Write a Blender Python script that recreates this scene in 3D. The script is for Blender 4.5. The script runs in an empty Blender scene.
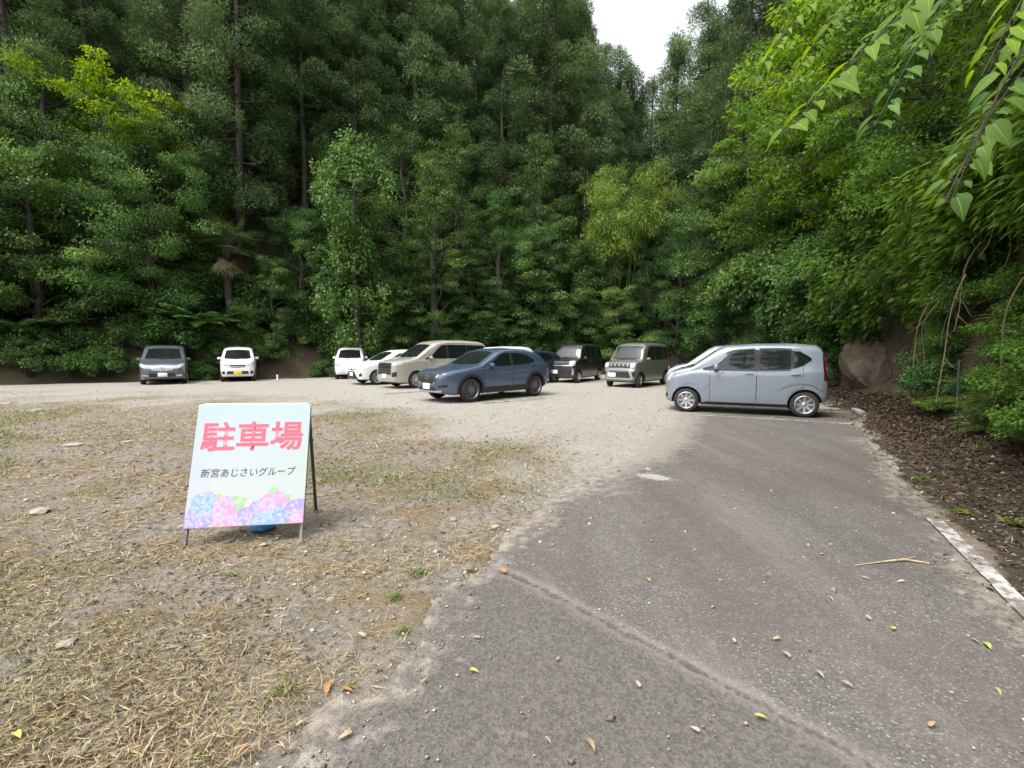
import bpy, bmesh, math, random
import numpy as np
from mathutils import Vector, Matrix
from mathutils.bvhtree import BVHTree

S = bpy.context.scene
C = S.collection
R = math.radians
rnd = random.Random(7)
rng = np.random.default_rng(7)

# ------------------------------------------------------------------ camera, world, sun, exposure
cam = bpy.data.cameras.new('camera')
cam.lens = 470 / 1024 * 36
cam.sensor_width = 36
cam.clip_end = 500
cam.clip_start = 0.05
camo = bpy.data.objects.new('camera', cam)
C.objects.link(camo)
camo.location = (0, 0, 1.5)
camo.rotation_euler = (R(90 - 4.14), 0, 0)
S.camera = camo

SUN_EL, SUN_AZ = 62.0, 232.0        # azimuth measured clockwise from +Y (the viewing direction)
w = bpy.data.worlds.new('World')
S.world = w
w.use_nodes = True
nt = w.node_tree
nt.nodes.clear()
sky = nt.nodes.new('ShaderNodeTexSky')
sky.sky_type = 'NISHITA'
sky.sun_disc = False
sky.sun_elevation = R(SUN_EL)
sky.sun_rotation = R(SUN_AZ)
sky.air_density = 1.0
sky.dust_density = 3.0
hs = nt.nodes.new('ShaderNodeHueSaturation')
hs.inputs['Saturation'].default_value = 0.20      # a white overcast
hs.inputs['Value'].default_value = 1.7
bg = nt.nodes.new('ShaderNodeBackground')
bg.inputs['Strength'].default_value = 0.15
wo = nt.nodes.new('ShaderNodeOutputWorld')
nt.links.new(sky.outputs[0], hs.inputs['Color'])
nt.links.new(hs.outputs[0], bg.inputs[0])
nt.links.new(bg.outputs[0], wo.inputs[0])

sl = bpy.data.lights.new('sun', 'SUN')
sl.energy = 1.0
sl.angle = R(22)
sl.color = (1.0, 0.97, 0.92)
so = bpy.data.objects.new('sun', sl)
C.objects.link(so)
_d = Vector((math.sin(R(SUN_AZ)) * math.cos(R(SUN_EL)), math.cos(R(SUN_AZ)) * math.cos(R(SUN_EL)), math.sin(R(SUN_EL))))
so.rotation_euler = _d.to_track_quat('Z', 'Y').to_euler()

vs = S.view_settings
vs.view_transform = 'Standard'
vs.look = 'None'
vs.gamma = 1
vs.use_curve_mapping = False
vs.exposure = 1.0
cy = S.cycles
cy.max_bounces = 6
cy.diffuse_bounces = 3
cy.glossy_bounces = 3
cy.transmission_bounces = 4
cy.transparent_max_bounces = 6
cy.use_denoising = True
cy.sample_clamp_indirect = 6

# ------------------------------------------------------------------ objects, tags
def link(o, parent=None):
    C.objects.link(o)
    if parent is not None:
        o.parent = parent
    return o

def tag(o, label=None, cat=None, group=None, kind=None):
    if label: o['label'] = label
    if cat: o['category'] = cat
    if group: o['group'] = group
    if kind: o['kind'] = kind
    return o

def empty(name, loc=(0, 0, 0), rz=0, parent=None):
    o = bpy.data.objects.new(name, None)
    o.empty_display_size = 0.2
    o.location = loc
    o.rotation_euler = (0, 0, rz)
    return link(o, parent)

def copy_tree(o, parent=None):
    c = o.copy()
    C.objects.link(c)
    if parent is not None: c.parent = parent
    for ch in list(o.children):
        copy_tree(ch, c)
    return c

def np_mesh(name, V, F, mats, smooth=False, attrs=None, mi=None):
    """V (n,3); F (m,k) one face size; attrs {name: per-vertex float}"""
    V = np.ascontiguousarray(V, dtype=np.float32)
    F = np.ascontiguousarray(F, dtype=np.int32)
    me = bpy.data.meshes.new(name)
    m, k = F.shape
    me.vertices.add(len(V)); me.vertices.foreach_set('co', V.ravel())
    me.loops.add(m * k); me.loops.foreach_set('vertex_index', F.ravel())
    me.polygons.add(m)
    me.polygons.foreach_set('loop_start', np.arange(0, m * k, k, dtype=np.int32))
    me.polygons.foreach_set('loop_total', np.full(m, k, dtype=np.int32))
    if mi is not None: me.polygons.foreach_set('material_index', np.asarray(mi, dtype=np.int32))
    me.update(calc_edges=True)
    if smooth: me.polygons.foreach_set('use_smooth', np.ones(m, dtype=bool))
    for mt in (mats if isinstance(mats, (list, tuple)) else [mats]): me.materials.append(mt)
    for a, v in (attrs or {}).items():
        at = me.attributes.new(a, 'FLOAT', 'POINT')
        at.data.foreach_set('value', np.ascontiguousarray(v, dtype=np.float32))
    return me

class MB:
    """collects vertices and faces of ONE mesh"""
    def __init__(s): s.v, s.f, s.m = [], [], []
    def add(s, vs_, fs, mi=0):
        b = len(s.v)
        s.v += [tuple(p) for p in vs_]
        s.f += [tuple(b + i for i in f) for f in fs]
        s.m += [mi] * len(fs)
    def box(s, c, d, rot=None, mi=0, bev=0.0):
        x, y, z = (k / 2 for k in d)
        if bev > 0:
            bm = bmesh.new()
            bmesh.ops.create_cube(bm, size=1, matrix=Matrix.Diagonal((d[0], d[1], d[2], 1)))
            bmesh.ops.bevel(bm, geom=bm.edges[:], offset=bev, segments=2, affect='EDGES', profile=0.5)
            bm.verts.index_update()
            P = [v.co.copy() for v in bm.verts]
            F = [[v.index for v in f.verts] for f in bm.faces]
            bm.free()
        else:
            P = [Vector((sx * x, sy * y, sz * z)) for sx in (-1, 1) for sy in (-1, 1) for sz in (-1, 1)]
            F = [(0, 1, 3, 2), (4, 6, 7, 5), (0, 4, 5, 1), (2, 3, 7, 6), (0, 2, 6, 4), (1, 5, 7, 3)]
        if rot is not None: P = [rot @ p for p in P]
        c = Vector(c)
        s.add([p + c for p in P], F, mi)
    def tube(s, pts, rad, n=7, mi=0, cap=True):
        pts = [Vector(p) for p in pts]
        rad = rad if isinstance(rad, (list, tuple)) else [rad] * len(pts)
        V, F = [], []
        up = Vector((0.13, 0.29, 0.95))
        for i, p in enumerate(pts):
            t = (pts[min(i + 1, len(pts) - 1)] - pts[max(i - 1, 0)]).normalized()
            a = t.cross(up)
            if a.length < 0.05: a = t.cross(Vector((1, 0, 0)))
            a.normalize(); b = t.cross(a)
            for k in range(n):
                q = 2 * math.pi * k / n
                V.append(p + (a * math.cos(q) + b * math.sin(q)) * rad[i])
        for i in range(len(pts) - 1):
            for k in range(n):
                F.append((i * n + k, i * n + (k + 1) % n, (i + 1) * n + (k + 1) % n, (i + 1) * n + k))
        if cap:
            F.append(tuple(range(n - 1, -1, -1)))
            F.append(tuple((len(pts) - 1) * n + k for k in range(n)))
        s.add(V, F, mi)
    def lathe(s, prof, n=24, axis='y', mi=0):
        """prof: (radius, height) list, closed round the axis"""
        V, F = [], []
        for k in range(n):
            q = 2 * math.pi * k / n
            for r_, h in prof:
                a, b = r_ * math.cos(q), r_ * math.sin(q)
                V.append((a, h, b) if axis == 'y' else (a, b, h))
        m = len(prof)
        for k in range(n):
            for i in range(m - 1):
                F.append((k * m + i, ((k + 1) % n) * m + i, ((k + 1) % n) * m + i + 1, k * m + i + 1))
        s.add(V, F, mi)
    def mesh(s, name, mats, smooth=False):
        me = bpy.data.meshes.new(name)
        me.from_pydata(s.v, [], s.f)
        for mt in (mats if isinstance(mats, (list, tuple)) else [mats]): me.materials.append(mt)
        me.polygons.foreach_set('material_index', s.m)
        if smooth:
            me.shade_smooth()
            me.set_sharp_from_angle(angle=R(40))
        me.update()
        return me
    def build(s, name, mats, parent=None, smooth=False):
        return link(bpy.data.objects.new(name, s.mesh(name, mats, smooth)), parent)

def obj(name, me, parent=None): return link(bpy.data.objects.new(name, me), parent)

# ------------------------------------------------------------------ materials
class NT:
    def __init__(s, name):
        s.mat = bpy.data.materials.new(name); s.mat.use_nodes = True
        s.t = s.mat.node_tree; s.t.nodes.clear()
        s.out = s.t.nodes.new('ShaderNodeOutputMaterial')
    def n(s, typ, ins=None, **props):
        nd = s.t.nodes.new('ShaderNode' + typ)
        for k, v in props.items(): setattr(nd, k, v)
        for k, v in (ins or {}).items():
            sock = nd.inputs[k]
            if hasattr(v, 'is_output'): s.t.links.new(v, sock)
            else: sock.default_value = v
        return nd
    def noise(s, scale, detail=4, rough=0.6, vec=None, out='Fac'):
        nd = s.n('TexNoise', {'Scale': scale, 'Detail': detail, 'Roughness': rough})
        if vec is not None: s.t.links.new(vec, nd.inputs['Vector'])
        return nd.outputs[out]
    def pos(s): return s.n('NewGeometry').outputs['Position']
    def attr(s, name): return s.n('Attribute', attribute_name=name).outputs['Fac']
    def ramp(s, fac, a, b):
        return s.n('MapRange', {'Value': fac, 'From Min': a, 'From Max': b}).outputs[0]
    def mix(s, f, a, b):
        nd = s.n('Mix', data_type='RGBA')
        for i, v in ((0, f), (6, a), (7, b)):
            if hasattr(v, 'is_output'): s.t.links.new(v, nd.inputs[i])
            else: nd.inputs[i].default_value = v if i == 0 else (*v, 1)[:4]
        return nd.outputs[2]
    def math(s, op, a, b=0.0):
        nd = s.n('Math', operation=op)
        for i, v in ((0, a), (1, b)):
            if hasattr(v, 'is_output'): s.t.links.new(v, nd.inputs[i])
            else: nd.inputs[i].default_value = v
        return nd.outputs[0]
    def bump(s, h, strength=0.5, dist=0.01):
        return s.n('Bump', {'Height': h, 'Strength': strength, 'Distance': dist}).outputs[0]
    def bsdf(s, col, rough=0.5, **kw):
        d = {'Base Color': col if hasattr(col, 'is_output') else (*col, 1)[:4], 'Roughness': rough}
        d.update({k.replace('_', ' '): v for k, v in kw.items()})
        return s.n('BsdfPrincipled', d).outputs[0]
    def done(s, sh):
        s.t.links.new(sh, s.out.inputs[0]); return s.mat

def simple(name, col, rough=0.5, var=0.0, vscale=8, **kw):
    t = NT(name)
    c = col
    if var:
        n_ = t.noise(vscale, 5, 0.65, vec=t.n('TexCoord').outputs['Object'])
        c = t.mix(t.ramp(n_, 0.3, 0.7), tuple(k * (1 - var) for k in col), tuple(min(1, k * (1 + var)) for k in col))
    return t.done(t.bsdf(c, rough, **kw))

def leafmat(name, ca, cb, trans=0.4, rough=0.5, spec=0.35, hue=0.02, val=0.25, rib=False):
    """leaf colour runs ca..cb over the leaf attribute 'tint'; each plant a little different"""
    t = NT(name)
    tn = t.attr('tint')
    col = t.mix(tn, ca, cb)
    if rib: col = t.mix(t.math('MULTIPLY', t.ramp(t.attr('rib'), 0.90, 0.97), 0.55), col, tuple(min(1, k * 1.5 + 0.06) for k in cb))      # paler midrib
    orr = t.n('ObjectInfo').outputs['Random']
    v = t.n('MapRange', {'Value': orr, 'To Min': 1 - val, 'To Max': 1 + val}).outputs[0]
    r2 = t.math('FRACT', t.math('MULTIPLY', orr, 17.3))
    h = t.n('MapRange', {'Value': r2, 'To Min': 0.5 - hue, 'To Max': 0.5 + hue}).outputs[0]
    c = t.n('HueSaturation', {'Hue': h, 'Value': v, 'Color': col}).outputs[0]
    p = t.bsdf(c, rough, Specular_IOR_Level=spec)
    tc = t.n('HueSaturation', {'Hue': 0.485, 'Saturation': 1.1, 'Value': 1.25, 'Color': c}).outputs[0]
    tr = t.n('BsdfTranslucent', {'Color': tc}).outputs[0]
    return t.done(t.n('MixShader', {0: trans, 1: p, 2: tr}).outputs[0])

def barkmat(name, ca, cb):
    t = NT(name)
    tc = t.n('TexCoord').outputs['Object']
    mp = t.n('Mapping', {'Vector': tc, 'Scale': (9, 9, 0.9)}).outputs[0]
    n1 = t.noise(1.6, 6, 0.7, vec=mp)
    n2 = t.noise(0.35, 3, 0.6, vec=tc)
    c = t.mix(t.ramp(n1, 0.35, 0.65), ca, cb)
    c = t.mix(t.ramp(n2, 0.5, 0.72), c, (0.06, 0.085, 0.04))
    return t.done(t.bsdf(c, 0.9, Normal=t.bump(n1, 0.9, 0.05), Specular_IOR_Level=0.15))

def paint(name, col, metal=0.0, rough=0.3):
    t = NT(name)
    tc = t.n('TexCoord').outputs['Object']
    d = t.noise(2.2, 5, 0.6, vec=tc)
    z = t.n('SeparateXYZ', {0: tc}).outputs[2]
    # road dust near the sills
    low = t.n('MapRange', {'Value': z, 'From Min': 0.55, 'From Max': 0.15}).outputs[0]
    f = t.math('MULTIPLY', t.math('ADD', t.math('MULTIPLY', low, 0.35), 0.03), t.ramp(d, 0.3, 0.75))
    c = t.mix(f, col, (0.30, 0.26, 0.20))
    r_ = t.math('ADD', t.math('MULTIPLY', f, 0.6), rough)
    return t.done(t.bsdf(c, r_, Metallic=metal, Coat_Weight=0.7, Coat_Roughness=0.08))

M = {}
M['black_plastic'] = simple('black_plastic', (0.018, 0.018, 0.02), 0.55, 0.3)
M['seam'] = simple('seam_shadow_gap', (0.01, 0.01, 0.01), 0.8)
M['rubber'] = simple('rubber', (0.022, 0.021, 0.02), 0.85, 0.4, 20)
M['chrome'] = simple('chrome', (0.75, 0.76, 0.78), 0.18, Metallic=1.0)
M['alloy'] = simple('alloy', (0.62, 0.63, 0.65), 0.32, 0.08, 30, Metallic=0.9)
M['dark_alloy'] = simple('dark_alloy', (0.22, 0.22, 0.23), 0.35, 0.1, 30, Metallic=0.9)
M['glass'] = simple('car_glass', (0.010, 0.013, 0.014), 0.03, Specular_IOR_Level=0.5)
M['lamp'] = simple('headlamp_glass', (0.40, 0.42, 0.44), 0.1, 0.15, 30, Specular_IOR_Level=0.7)
M['lamp_dark'] = simple('smoked_headlamp', (0.08, 0.085, 0.095), 0.08, 0.4, 25, Specular_IOR_Level=0.7)
M['red_lamp'] = simple('red_lamp', (0.06, 0.005, 0.010), 0.15, 0.2, 25)
M['plate'] = simple('plate_white', (0.8, 0.8, 0.78), 0.45, 0.04)
M['plate_y'] = simple('plate_yellow', (0.75, 0.55, 0.03), 0.45, 0.04)
M['bark'] = barkmat('cedar_bark', (0.030, 0.024, 0.020), (0.095, 0.078, 0.066))
M['bark_grey'] = barkmat('grey_bark', (0.035, 0.031, 0.026), (0.105, 0.095, 0.08))
M['twig'] = simple('dry_vine', (0.17, 0.125, 0.085), 0.85, 0.35, 6)
M['cedar'] = leafmat('cedar_needles', (0.026, 0.054, 0.021), (0.185, 0.285, 0.11), 0.25, 0.6, 0.2, 0.015, 0.3)
M['broad'] = leafmat('broad_leaves', (0.027, 0.068, 0.019), (0.15, 0.275, 0.068), 0.38, 0.48, 0.32, 0.02, 0.25)
M['vine'] = leafmat('vine_leaves', (0.03, 0.08, 0.02), (0.13, 0.25, 0.06), 0.4, 0.48, 0.3, 0.015, 0.15)
M['lime'] = leafmat('lime_leaves', (0.10, 0.20, 0.018), (0.25, 0.36, 0.035), 0.55, 0.5, 0.2, 0.01, 0.1, True)
M['lime2'] = leafmat('fresh_leaves', (0.06, 0.14, 0.018), (0.21, 0.34, 0.04), 0.5, 0.5, 0.2, 0.01, 0.1, True)
M['bamboo'] = leafmat('bamboo_leaves', (0.10, 0.17, 0.028), (0.27, 0.37, 0.07), 0.42, 0.5, 0.3, 0.008, 0.1)
M['near'] = leafmat('near_leaves', (0.045, 0.105, 0.018), (0.17, 0.30, 0.05), 0.5, 0.48, 0.25, 0.01, 0.12, True)
M['fern'] = leafmat('fern_leaves', (0.085, 0.13, 0.025), (0.24, 0.30, 0.07), 0.4, 0.5, 0.3, 0.015, 0.2)
M['palm'] = leafmat('palm_leaves', (0.05, 0.085, 0.025), (0.12, 0.16, 0.05), 0.3, 0.45, 0.4, 0.01, 0.1)
M['palm_dead'] = leafmat('dead_palm_leaves', (0.10, 0.08, 0.045), (0.20, 0.155, 0.085), 0.2, 0.7, 0.2, 0.01, 0.1)
M['straw'] = leafmat('straw', (0.14, 0.10, 0.055), (0.50, 0.40, 0.235), 0.15, 0.75, 0.2, 0.0, 0.0)
M['litter'] = leafmat('leaf_litter', (0.035, 0.024, 0.017), (0.17, 0.118, 0.078), 0.1, 0.75, 0.2, 0.0, 0.0)
M['grass'] = leafmat('green_grass', (0.06, 0.11, 0.02), (0.20, 0.26, 0.06), 0.4, 0.5, 0.3, 0.0, 0.0)
# ------------------------------------------------------------------ the lie of the land
LOT = np.array([(-45, -20), (1.5, -20), (2.9, -4), (3.5, 0), (4.3, 2), (5.3, 4), (7.3, 7.3), (9.7, 11.2), (10.7, 15),
                (10.9, 22), (11.2, 27), (12, 32), (13.5, 38), (11.5, 39), (9.3, 34), (7, 31), (0, 29),
                (-8, 27.8), (-14, 24.6), (-22, 20.8), (-45, 10)], float)
ROAD = np.array([(-1.1, -3), (-0.95, 1.0), (-0.76, 1.59), (-0.62, 2.0), (-0.42, 2.6), (-0.09, 3.27), (0.05, 3.7), (0.48, 4.62),
                 (1.3, 5.9), (2.4, 7.9), (3.5, 10.2), (4.2, 11.6), (7.2, 11.6), (8.3, 11.2), (7.45, 10.0), (6.0, 7.8), (4.85, 6.0), (3.8, 4.2),
                 (3.05, 2.8), (2.4, 1.5), (1.9, 0), (1.5, -3)], float)
CRACK = np.array([(-0.3, 3.25), (-0.02, 3.04), (0.22, 2.83), (0.5, 2.5), (0.78, 2.2), (1.03, 1.93), (1.3, 1.6), (1.75, 1.1)], float)

def seg_dist(px, py, P, closed=True):
    best = np.full(px.shape, 1e9)
    n = len(P)
    for i in range(n if closed else n - 1):
        a, b = P[i], P[(i + 1) % n]
        e = b - a
        t = np.clip(((px - a[0]) * e[0] + (py - a[1]) * e[1]) / (e @ e), 0, 1)
        dx, dy = px - a[0] - t * e[0], py - a[1] - t * e[1]
        best = np.minimum(best, dx * dx + dy * dy)
    return np.sqrt(best)

def sdf(px, py, P):
    px, py = np.asarray(px, float), np.asarray(py, float)
    ins = np.zeros(px.shape, bool)
    n = len(P)
    for i in range(n):
        (x0, y0), (x1, y1) = P[i], P[(i + 1) % n]
        if y0 == y1: continue
        c = ((y0 > py) != (y1 > py)) & (px < (x1 - x0) * (py - y0) / (y1 - y0) + x0)
        ins ^= c
    d = seg_dist(px, py, P)
    return np.where(ins, -d, d)

def sm(x, a, b):
    t = np.clip((x - a) / (b - a), 0, 1)
    return t * t * (3 - 2 * t)

_g = np.random.default_rng(3).random((256, 256))
def vnoise(x, y):
    xi, yi = np.floor(x).astype(int), np.floor(y).astype(int)
    fx, fy = x - xi, y - yi
    fx, fy = fx * fx * (3 - 2 * fx), fy * fy * (3 - 2 * fy)
    a, b = _g[xi % 256, yi % 256], _g[(xi + 1) % 256, yi % 256]
    c, d = _g[xi % 256, (yi + 1) % 256], _g[(xi + 1) % 256, (yi + 1) % 256]
    return (a * (1 - fx) + b * fx) * (1 - fy) + (c * (1 - fx) + d * fx) * fy
def fbm(x, y, s, o=4):
    v, a, t = 0, 1.0, 0
    for k in range(o):
        v = v + a * vnoise(x * s * 2 ** k + 13.1 * k, y * s * 2 ** k + 7.7 * k); t += a; a *= 0.5
    return v / t

def road_d(x, y):
    return sdf(x, y, ROAD) + (fbm(x, y, 1.4, 3) - 0.5) * 0.42 + (fbm(x + 3, y, 8.0, 3) - 0.5) * 0.16

def land(x, y):
    """height of the ground"""
    x, y = np.asarray(x, float), np.asarray(y, float)
    d = sdf(x, y, LOT)
    wr = sm(x, 3.0 - np.clip(-y, 0, 6) * 0.6, 6.0 - np.clip(-y, 0, 6) * 0.6) * sm(y, 29, 24)
    wob = fbm(x, y, 0.5) - 0.5
    dd = d + wob * 0.9
    hb = 1.15 * sm(dd, -0.5, 0.9) + 0.78 * np.maximum(dd - 0.6, 0) - 0.012 * np.maximum(dd - 20, 0) ** 1.2
    hr = 0.36 * sm(d, -1.3, 0.1) + (3.6 + 1.6 * wob) * sm(dd, -0.15, 0.75) + 0.85 * np.maximum(dd - 0.7, 0)
    h = hb * (1 - wr) + hr * wr
    brg = np.degrees(np.arctan2(x, np.maximum(y, 1)))
    h = h * (1 - 0.85 * np.exp(-((brg - 17.5) / 6.5) ** 2) * sm(y, 33, 42)) + 0.06 * np.maximum(y - 34, 0) * sm(x, -5, 8)
    out = sm(d, -0.6, 1.5)
    h = h + out * (fbm(x, y, 1.3) - 0.5) * 0.5
    rd = road_d(x, y)
    near = (fbm(x, y, 1.1, 3) - 0.5) * 0.09 + (fbm(x, y, 5.0, 4) - 0.5) * 0.045 + (fbm(x, y, 14.0, 3) - 0.5) * 0.034 + (fbm(x, y, 40.0, 2) - 0.5) * 0.014
    lot = (1 - out) * near * np.where(y > 9, 0.6, 1.0) * (1 - 0.8 * gravel_mask(x, y))
    k = sm(rd, -0.16, 0.14)
    h = h + lot * k - 0.03 * (1 - sm(rd, -0.22, 0.05)) + 0.004 * k
    return h

def gravel_mask(x, y):
    yb = np.interp(x, [-25, -10, -3, -1.0, 0.2, 1.5, 3], [16.0, 13.5, 10.8, 7.6, 6.2, 5.2, 5.0])
    return sm(y - yb + (fbm(x, y, 0.6) - 0.5) * 7, -3.2, 3.2)

def axis_grid(lo, hi, d0, growth, c=0.0):
    out, x, d = [c], c, d0
    while x < hi: x += d; d = d0 + (x - c) * growth; out.append(x)
    x, neg = c, []
    while x > lo: d = d0 + (c - x) * growth; x -= d; neg.append(x)
    return np.array(neg[::-1] + out)

def grid_mesh(xs, ys):
    X, Y = np.meshgrid(xs, ys)
    nx, ny = len(xs), len(ys)
    i = np.arange(nx * ny).reshape(ny, nx)
    F = np.stack([i[:-1, :-1], i[:-1, 1:], i[1:, 1:], i[1:, :-1]], -1).reshape(-1, 4)
    return X.ravel(), Y.ravel(), F

xs = axis_grid(-90, 90, 0.030, 0.014, 0.0)
ys = axis_grid(-25, 130, 0.022, 0.0145, 1.2)
gx, gy, gF = grid_mesh(xs, ys)
gz = land(gx, gy)
gd = sdf(gx, gy, LOT)
a_grav = gravel_mask(gx, gy)
a_soil = sm(gd + (fbm(gx, gy, 0.9) - 0.5) * 1.6, -1.7, -0.5)
# bare soil shoulder between the right edge of the asphalt and the bank
a_soil = np.maximum(a_soil, sm(road_d(gx, gy), -0.05, 0.25) * sm(gx - np.interp(gy, [-5, 0, 5, 10, 15], [0.5, 1.2, 2.8, 6, 9]), -0.3, 0.3) * sm(gy, 12.5, 11.0))
a_moss = sm(fbm(gx + 40, gy, 0.55), 0.46, 0.62) * sm(gy, 1.8, 4.0) * (1 - a_grav)
a_hill = sm(gd, 0.2, 1.5)

t = NT('ground_soil_and_dry_grass')
P = t.pos()
n_s, n_m, n_l = t.noise(95, 5, 0.75, P), t.noise(16, 6, 0.7, P), t.noise(1.7, 5, 0.65, P)
stretch = t.n('Mapping', {'Vector': P, 'Rotation': (0, 0, 0.5), 'Scale': (30, 130, 30)}).outputs[0]
n_f = t.noise(1.0, 4, 0.7, stretch)
dirt = t.mix(t.ramp(n_m, 0.3, 0.7), (0.085, 0.068, 0.052), (0.315, 0.28, 0.238))
dirt = t.mix(t.math('MULTIPLY', t.ramp(n_s, 0.45, 0.75), 0.6), dirt, (0.42, 0.37, 0.30))
strw = t.mix(t.ramp(n_f, 0.35, 0.65), (0.085, 0.06, 0.036), (0.33, 0.255, 0.15))
c = t.mix(t.ramp(n_l, 0.38, 0.52), strw, dirt)
mo = t.math('MULTIPLY', t.attr('moss'), t.ramp(n_m, 0.4, 0.7))
c = t.mix(t.math('MULTIPLY', mo, 0.9), c, (0.135, 0.14, 0.045))
vor = t.n('TexVoronoi', {'Vector': P, 'Scale': 38.0}, feature='F1')
grv = t.mix(t.ramp(vor.outputs['Color'], 0.0, 1.0), (0.235, 0.222, 0.2), (0.42, 0.405, 0.372))
grv = t.mix(t.math('MULTIPLY', t.ramp(n_l, 0.45, 0.7), 0.65), grv, (0.33, 0.27, 0.17))
gf = t.math('ADD', t.attr('grav'), t.math('MULTIPLY', t.math('SUBTRACT', n_m, 0.5), 0.9))
gf = t.math('ADD', gf, t.math('MULTIPLY', t.math('SUBTRACT', n_l, 0.5), 1.1))
gf = t.math('MULTIPLY', t.ramp(gf, 0.2, 0.85), 0.92)
c = t.mix(gf, c, grv)
soil = t.mix(t.ramp(n_m, 0.3, 0.7), (0.036, 0.028, 0.021), (0.11, 0.082, 0.06))
soil = t.mix(t.math('MULTIPLY', t.ramp(n_l, 0.48, 0.62), t.math('MULTIPLY', t.ramp(n_m, 0.4, 0.6), 0.6)), soil, (0.06, 0.072, 0.025))
sf = t.ramp(t.math('ADD', t.attr('soil'), t.math('MULTIPLY', t.math('SUBTRACT', n_m, 0.5), 0.8)), 0.35, 0.65)
c = t.mix(sf, c, soil)
hill = t.mix(t.ramp(n_l, 0.4, 0.6), (0.035, 0.029, 0.02), (0.085, 0.066, 0.042))
hill = t.mix(t.math('MULTIPLY', t.ramp(n_m, 0.42, 0.6), 0.8), hill, (0.05, 0.075, 0.024))
c = t.mix(t.attr('hill'), c, hill)
bh = t.math('ADD', t.math('MULTIPLY', n_s, 0.5), t.math('ADD', n_m, t.math('MULTIPLY', n_f, 0.5)))
g_mat = t.done(t.bsdf(c, 0.92, Normal=t.bump(bh, 0.8, 0.03), Specular_IOR_Level=0.15))
ground = obj('ground', np_mesh('ground', np.stack([gx, gy, gz], -1), gF, g_mat, True,
                               {'grav': a_grav, 'soil': a_soil, 'moss': a_moss, 'hill': a_hill}))
ground['kind'] = 'structure'

# ------------------------------------------------------------------ asphalt
xs = axis_grid(-3, 9.5, 0.028, 0.004, 0.5)
ys = axis_grid(-3, 13, 0.022, 0.009, 1.3)
ax_, ay_, aF = grid_mesh(xs, ys)
rd = road_d(ax_, ay_)
keep = (rd < 0.25) & (sdf(ax_, ay_, ROAD) < 0.4)
aF = aF[keep[aF].all(1)]
use = np.unique(aF); remap = np.full(len(ax_), -1); remap[use] = np.arange(len(use))
ax_, ay_, rd, aF = ax_[use], ay_[use], rd[use], remap[aF]
cd = seg_dist(ax_ + (fbm(ax_, ay_, 9) - 0.5) * 0.07, ay_ + (fbm(ax_ + 9, ay_, 9) - 0.5) * 0.07, CRACK, False)
# older coarse patch on the near-left side of the crack
side = ay_ - np.interp(ax_, CRACK[:, 0], CRACK[:, 1])
old = sm(-side, 0.0, 0.06)
az_ = 0.004 + (fbm(ax_, ay_, 0.8, 2) - 0.5) * 0.012 + old * ((fbm(ax_, ay_, 30, 2) - 0.5) * 0.006 - 0.004) - 0.012 * np.exp(-(cd / 0.02) ** 2) - 0.05 * sm(rd, 0.0, 0.25)
t = NT('asphalt')
P = t.pos()
v1 = t.n('TexVoronoi', {'Vector': P, 'Scale': 120.0}, feature='F1')
v2 = t.n('TexVoronoi', {'Vector': P, 'Scale': 85.0}, feature='F1')
n_s, n_m, n_l = t.noise(140, 4, 0.7, P), t.noise(9, 6, 0.7, P), t.noise(0.9, 5, 0.65, P)
sp = t.n('SeparateColor', {0: v1.outputs['Color']}).outputs[0]
base = t.mix(t.ramp(sp, 0.2, 1.0), (0.086, 0.079, 0.071), (0.165, 0.152, 0.139))
base = t.mix(t.math('MULTIPLY', t.math('GREATER_THAN', sp, 0.955), 0.6), base, (0.34, 0.32, 0.30))
base = t.mix(t.math('MULTIPLY', t.ramp(n_l, 0.40, 0.66), 0.6), base, (0.105, 0.084, 0.068))     # brown leaf dust
base = t.mix(t.math('MULTIPLY', t.ramp(n_m, 0.52, 0.75), 0.5), base, (0.21, 0.18, 0.155))
lane = t.n('Mapping', {'Vector': P, 'Rotation': (0, 0, 0.62), 'Scale': (1.5, 0.28, 1)}).outputs[0]
streak = t.noise(1.3, 5, 0.6, lane)
base = t.mix(t.math('MULTIPLY', t.ramp(streak, 0.5, 0.72), 0.5), base, (0.066, 0.06, 0.054))
base = t.mix(t.math('MULTIPLY', t.ramp(streak, 0.46, 0.3), 0.4), base, (0.20, 0.185, 0.168))
oldc = t.mix(t.ramp(t.n('SeparateColor', {0: v2.outputs['Color']}).outputs[1], 0.1, 0.95), (0.074, 0.067, 0.059), (0.142, 0.13, 0.116))
oldc = t.mix(t.math('MULTIPLY', t.ramp(n_m, 0.55, 0.75), 0.5), oldc, (0.24, 0.215, 0.19))
base = t.mix(t.math('MULTIPLY', t.attr('old'), 0.85), base, oldc)
cr = t.ramp(t.math('ADD', t.attr('crack'), t.math('MULTIPLY', t.math('SUBTRACT', n_m, 0.5), 0.06)), 0.026, 0.008)
pale = t.ramp(t.math('ADD', t.attr('crack'), t.math('MULTIPLY', t.math('SUBTRACT', n_m, 0.5), 0.16)), 0.09, 0.02)
base = t.mix(t.math('MULTIPLY', pale, 0.28), base, (0.32, 0.29, 0.25))
base = t.mix(t.math('MULTIPLY', cr, 0.75), base, (0.06, 0.046, 0.035))
ed = t.math('ADD', t.attr('edge'), t.math('MULTIPLY', t.math('SUBTRACT', n_m, 0.5), 0.85))
base = t.mix(t.math('MULTIPLY', t.ramp(ed, -0.2, 0.05), 0.6), base, t.mix(t.ramp(n_m, 0.4, 0.6), (0.22, 0.175, 0.13), (0.36, 0.32, 0.265)))
ge = t.ramp(t.math('ADD', t.attr('gedge'), t.math('MULTIPLY', t.math('SUBTRACT', n_m, 0.5), 1.3)), 0.4, 0.8)
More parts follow.
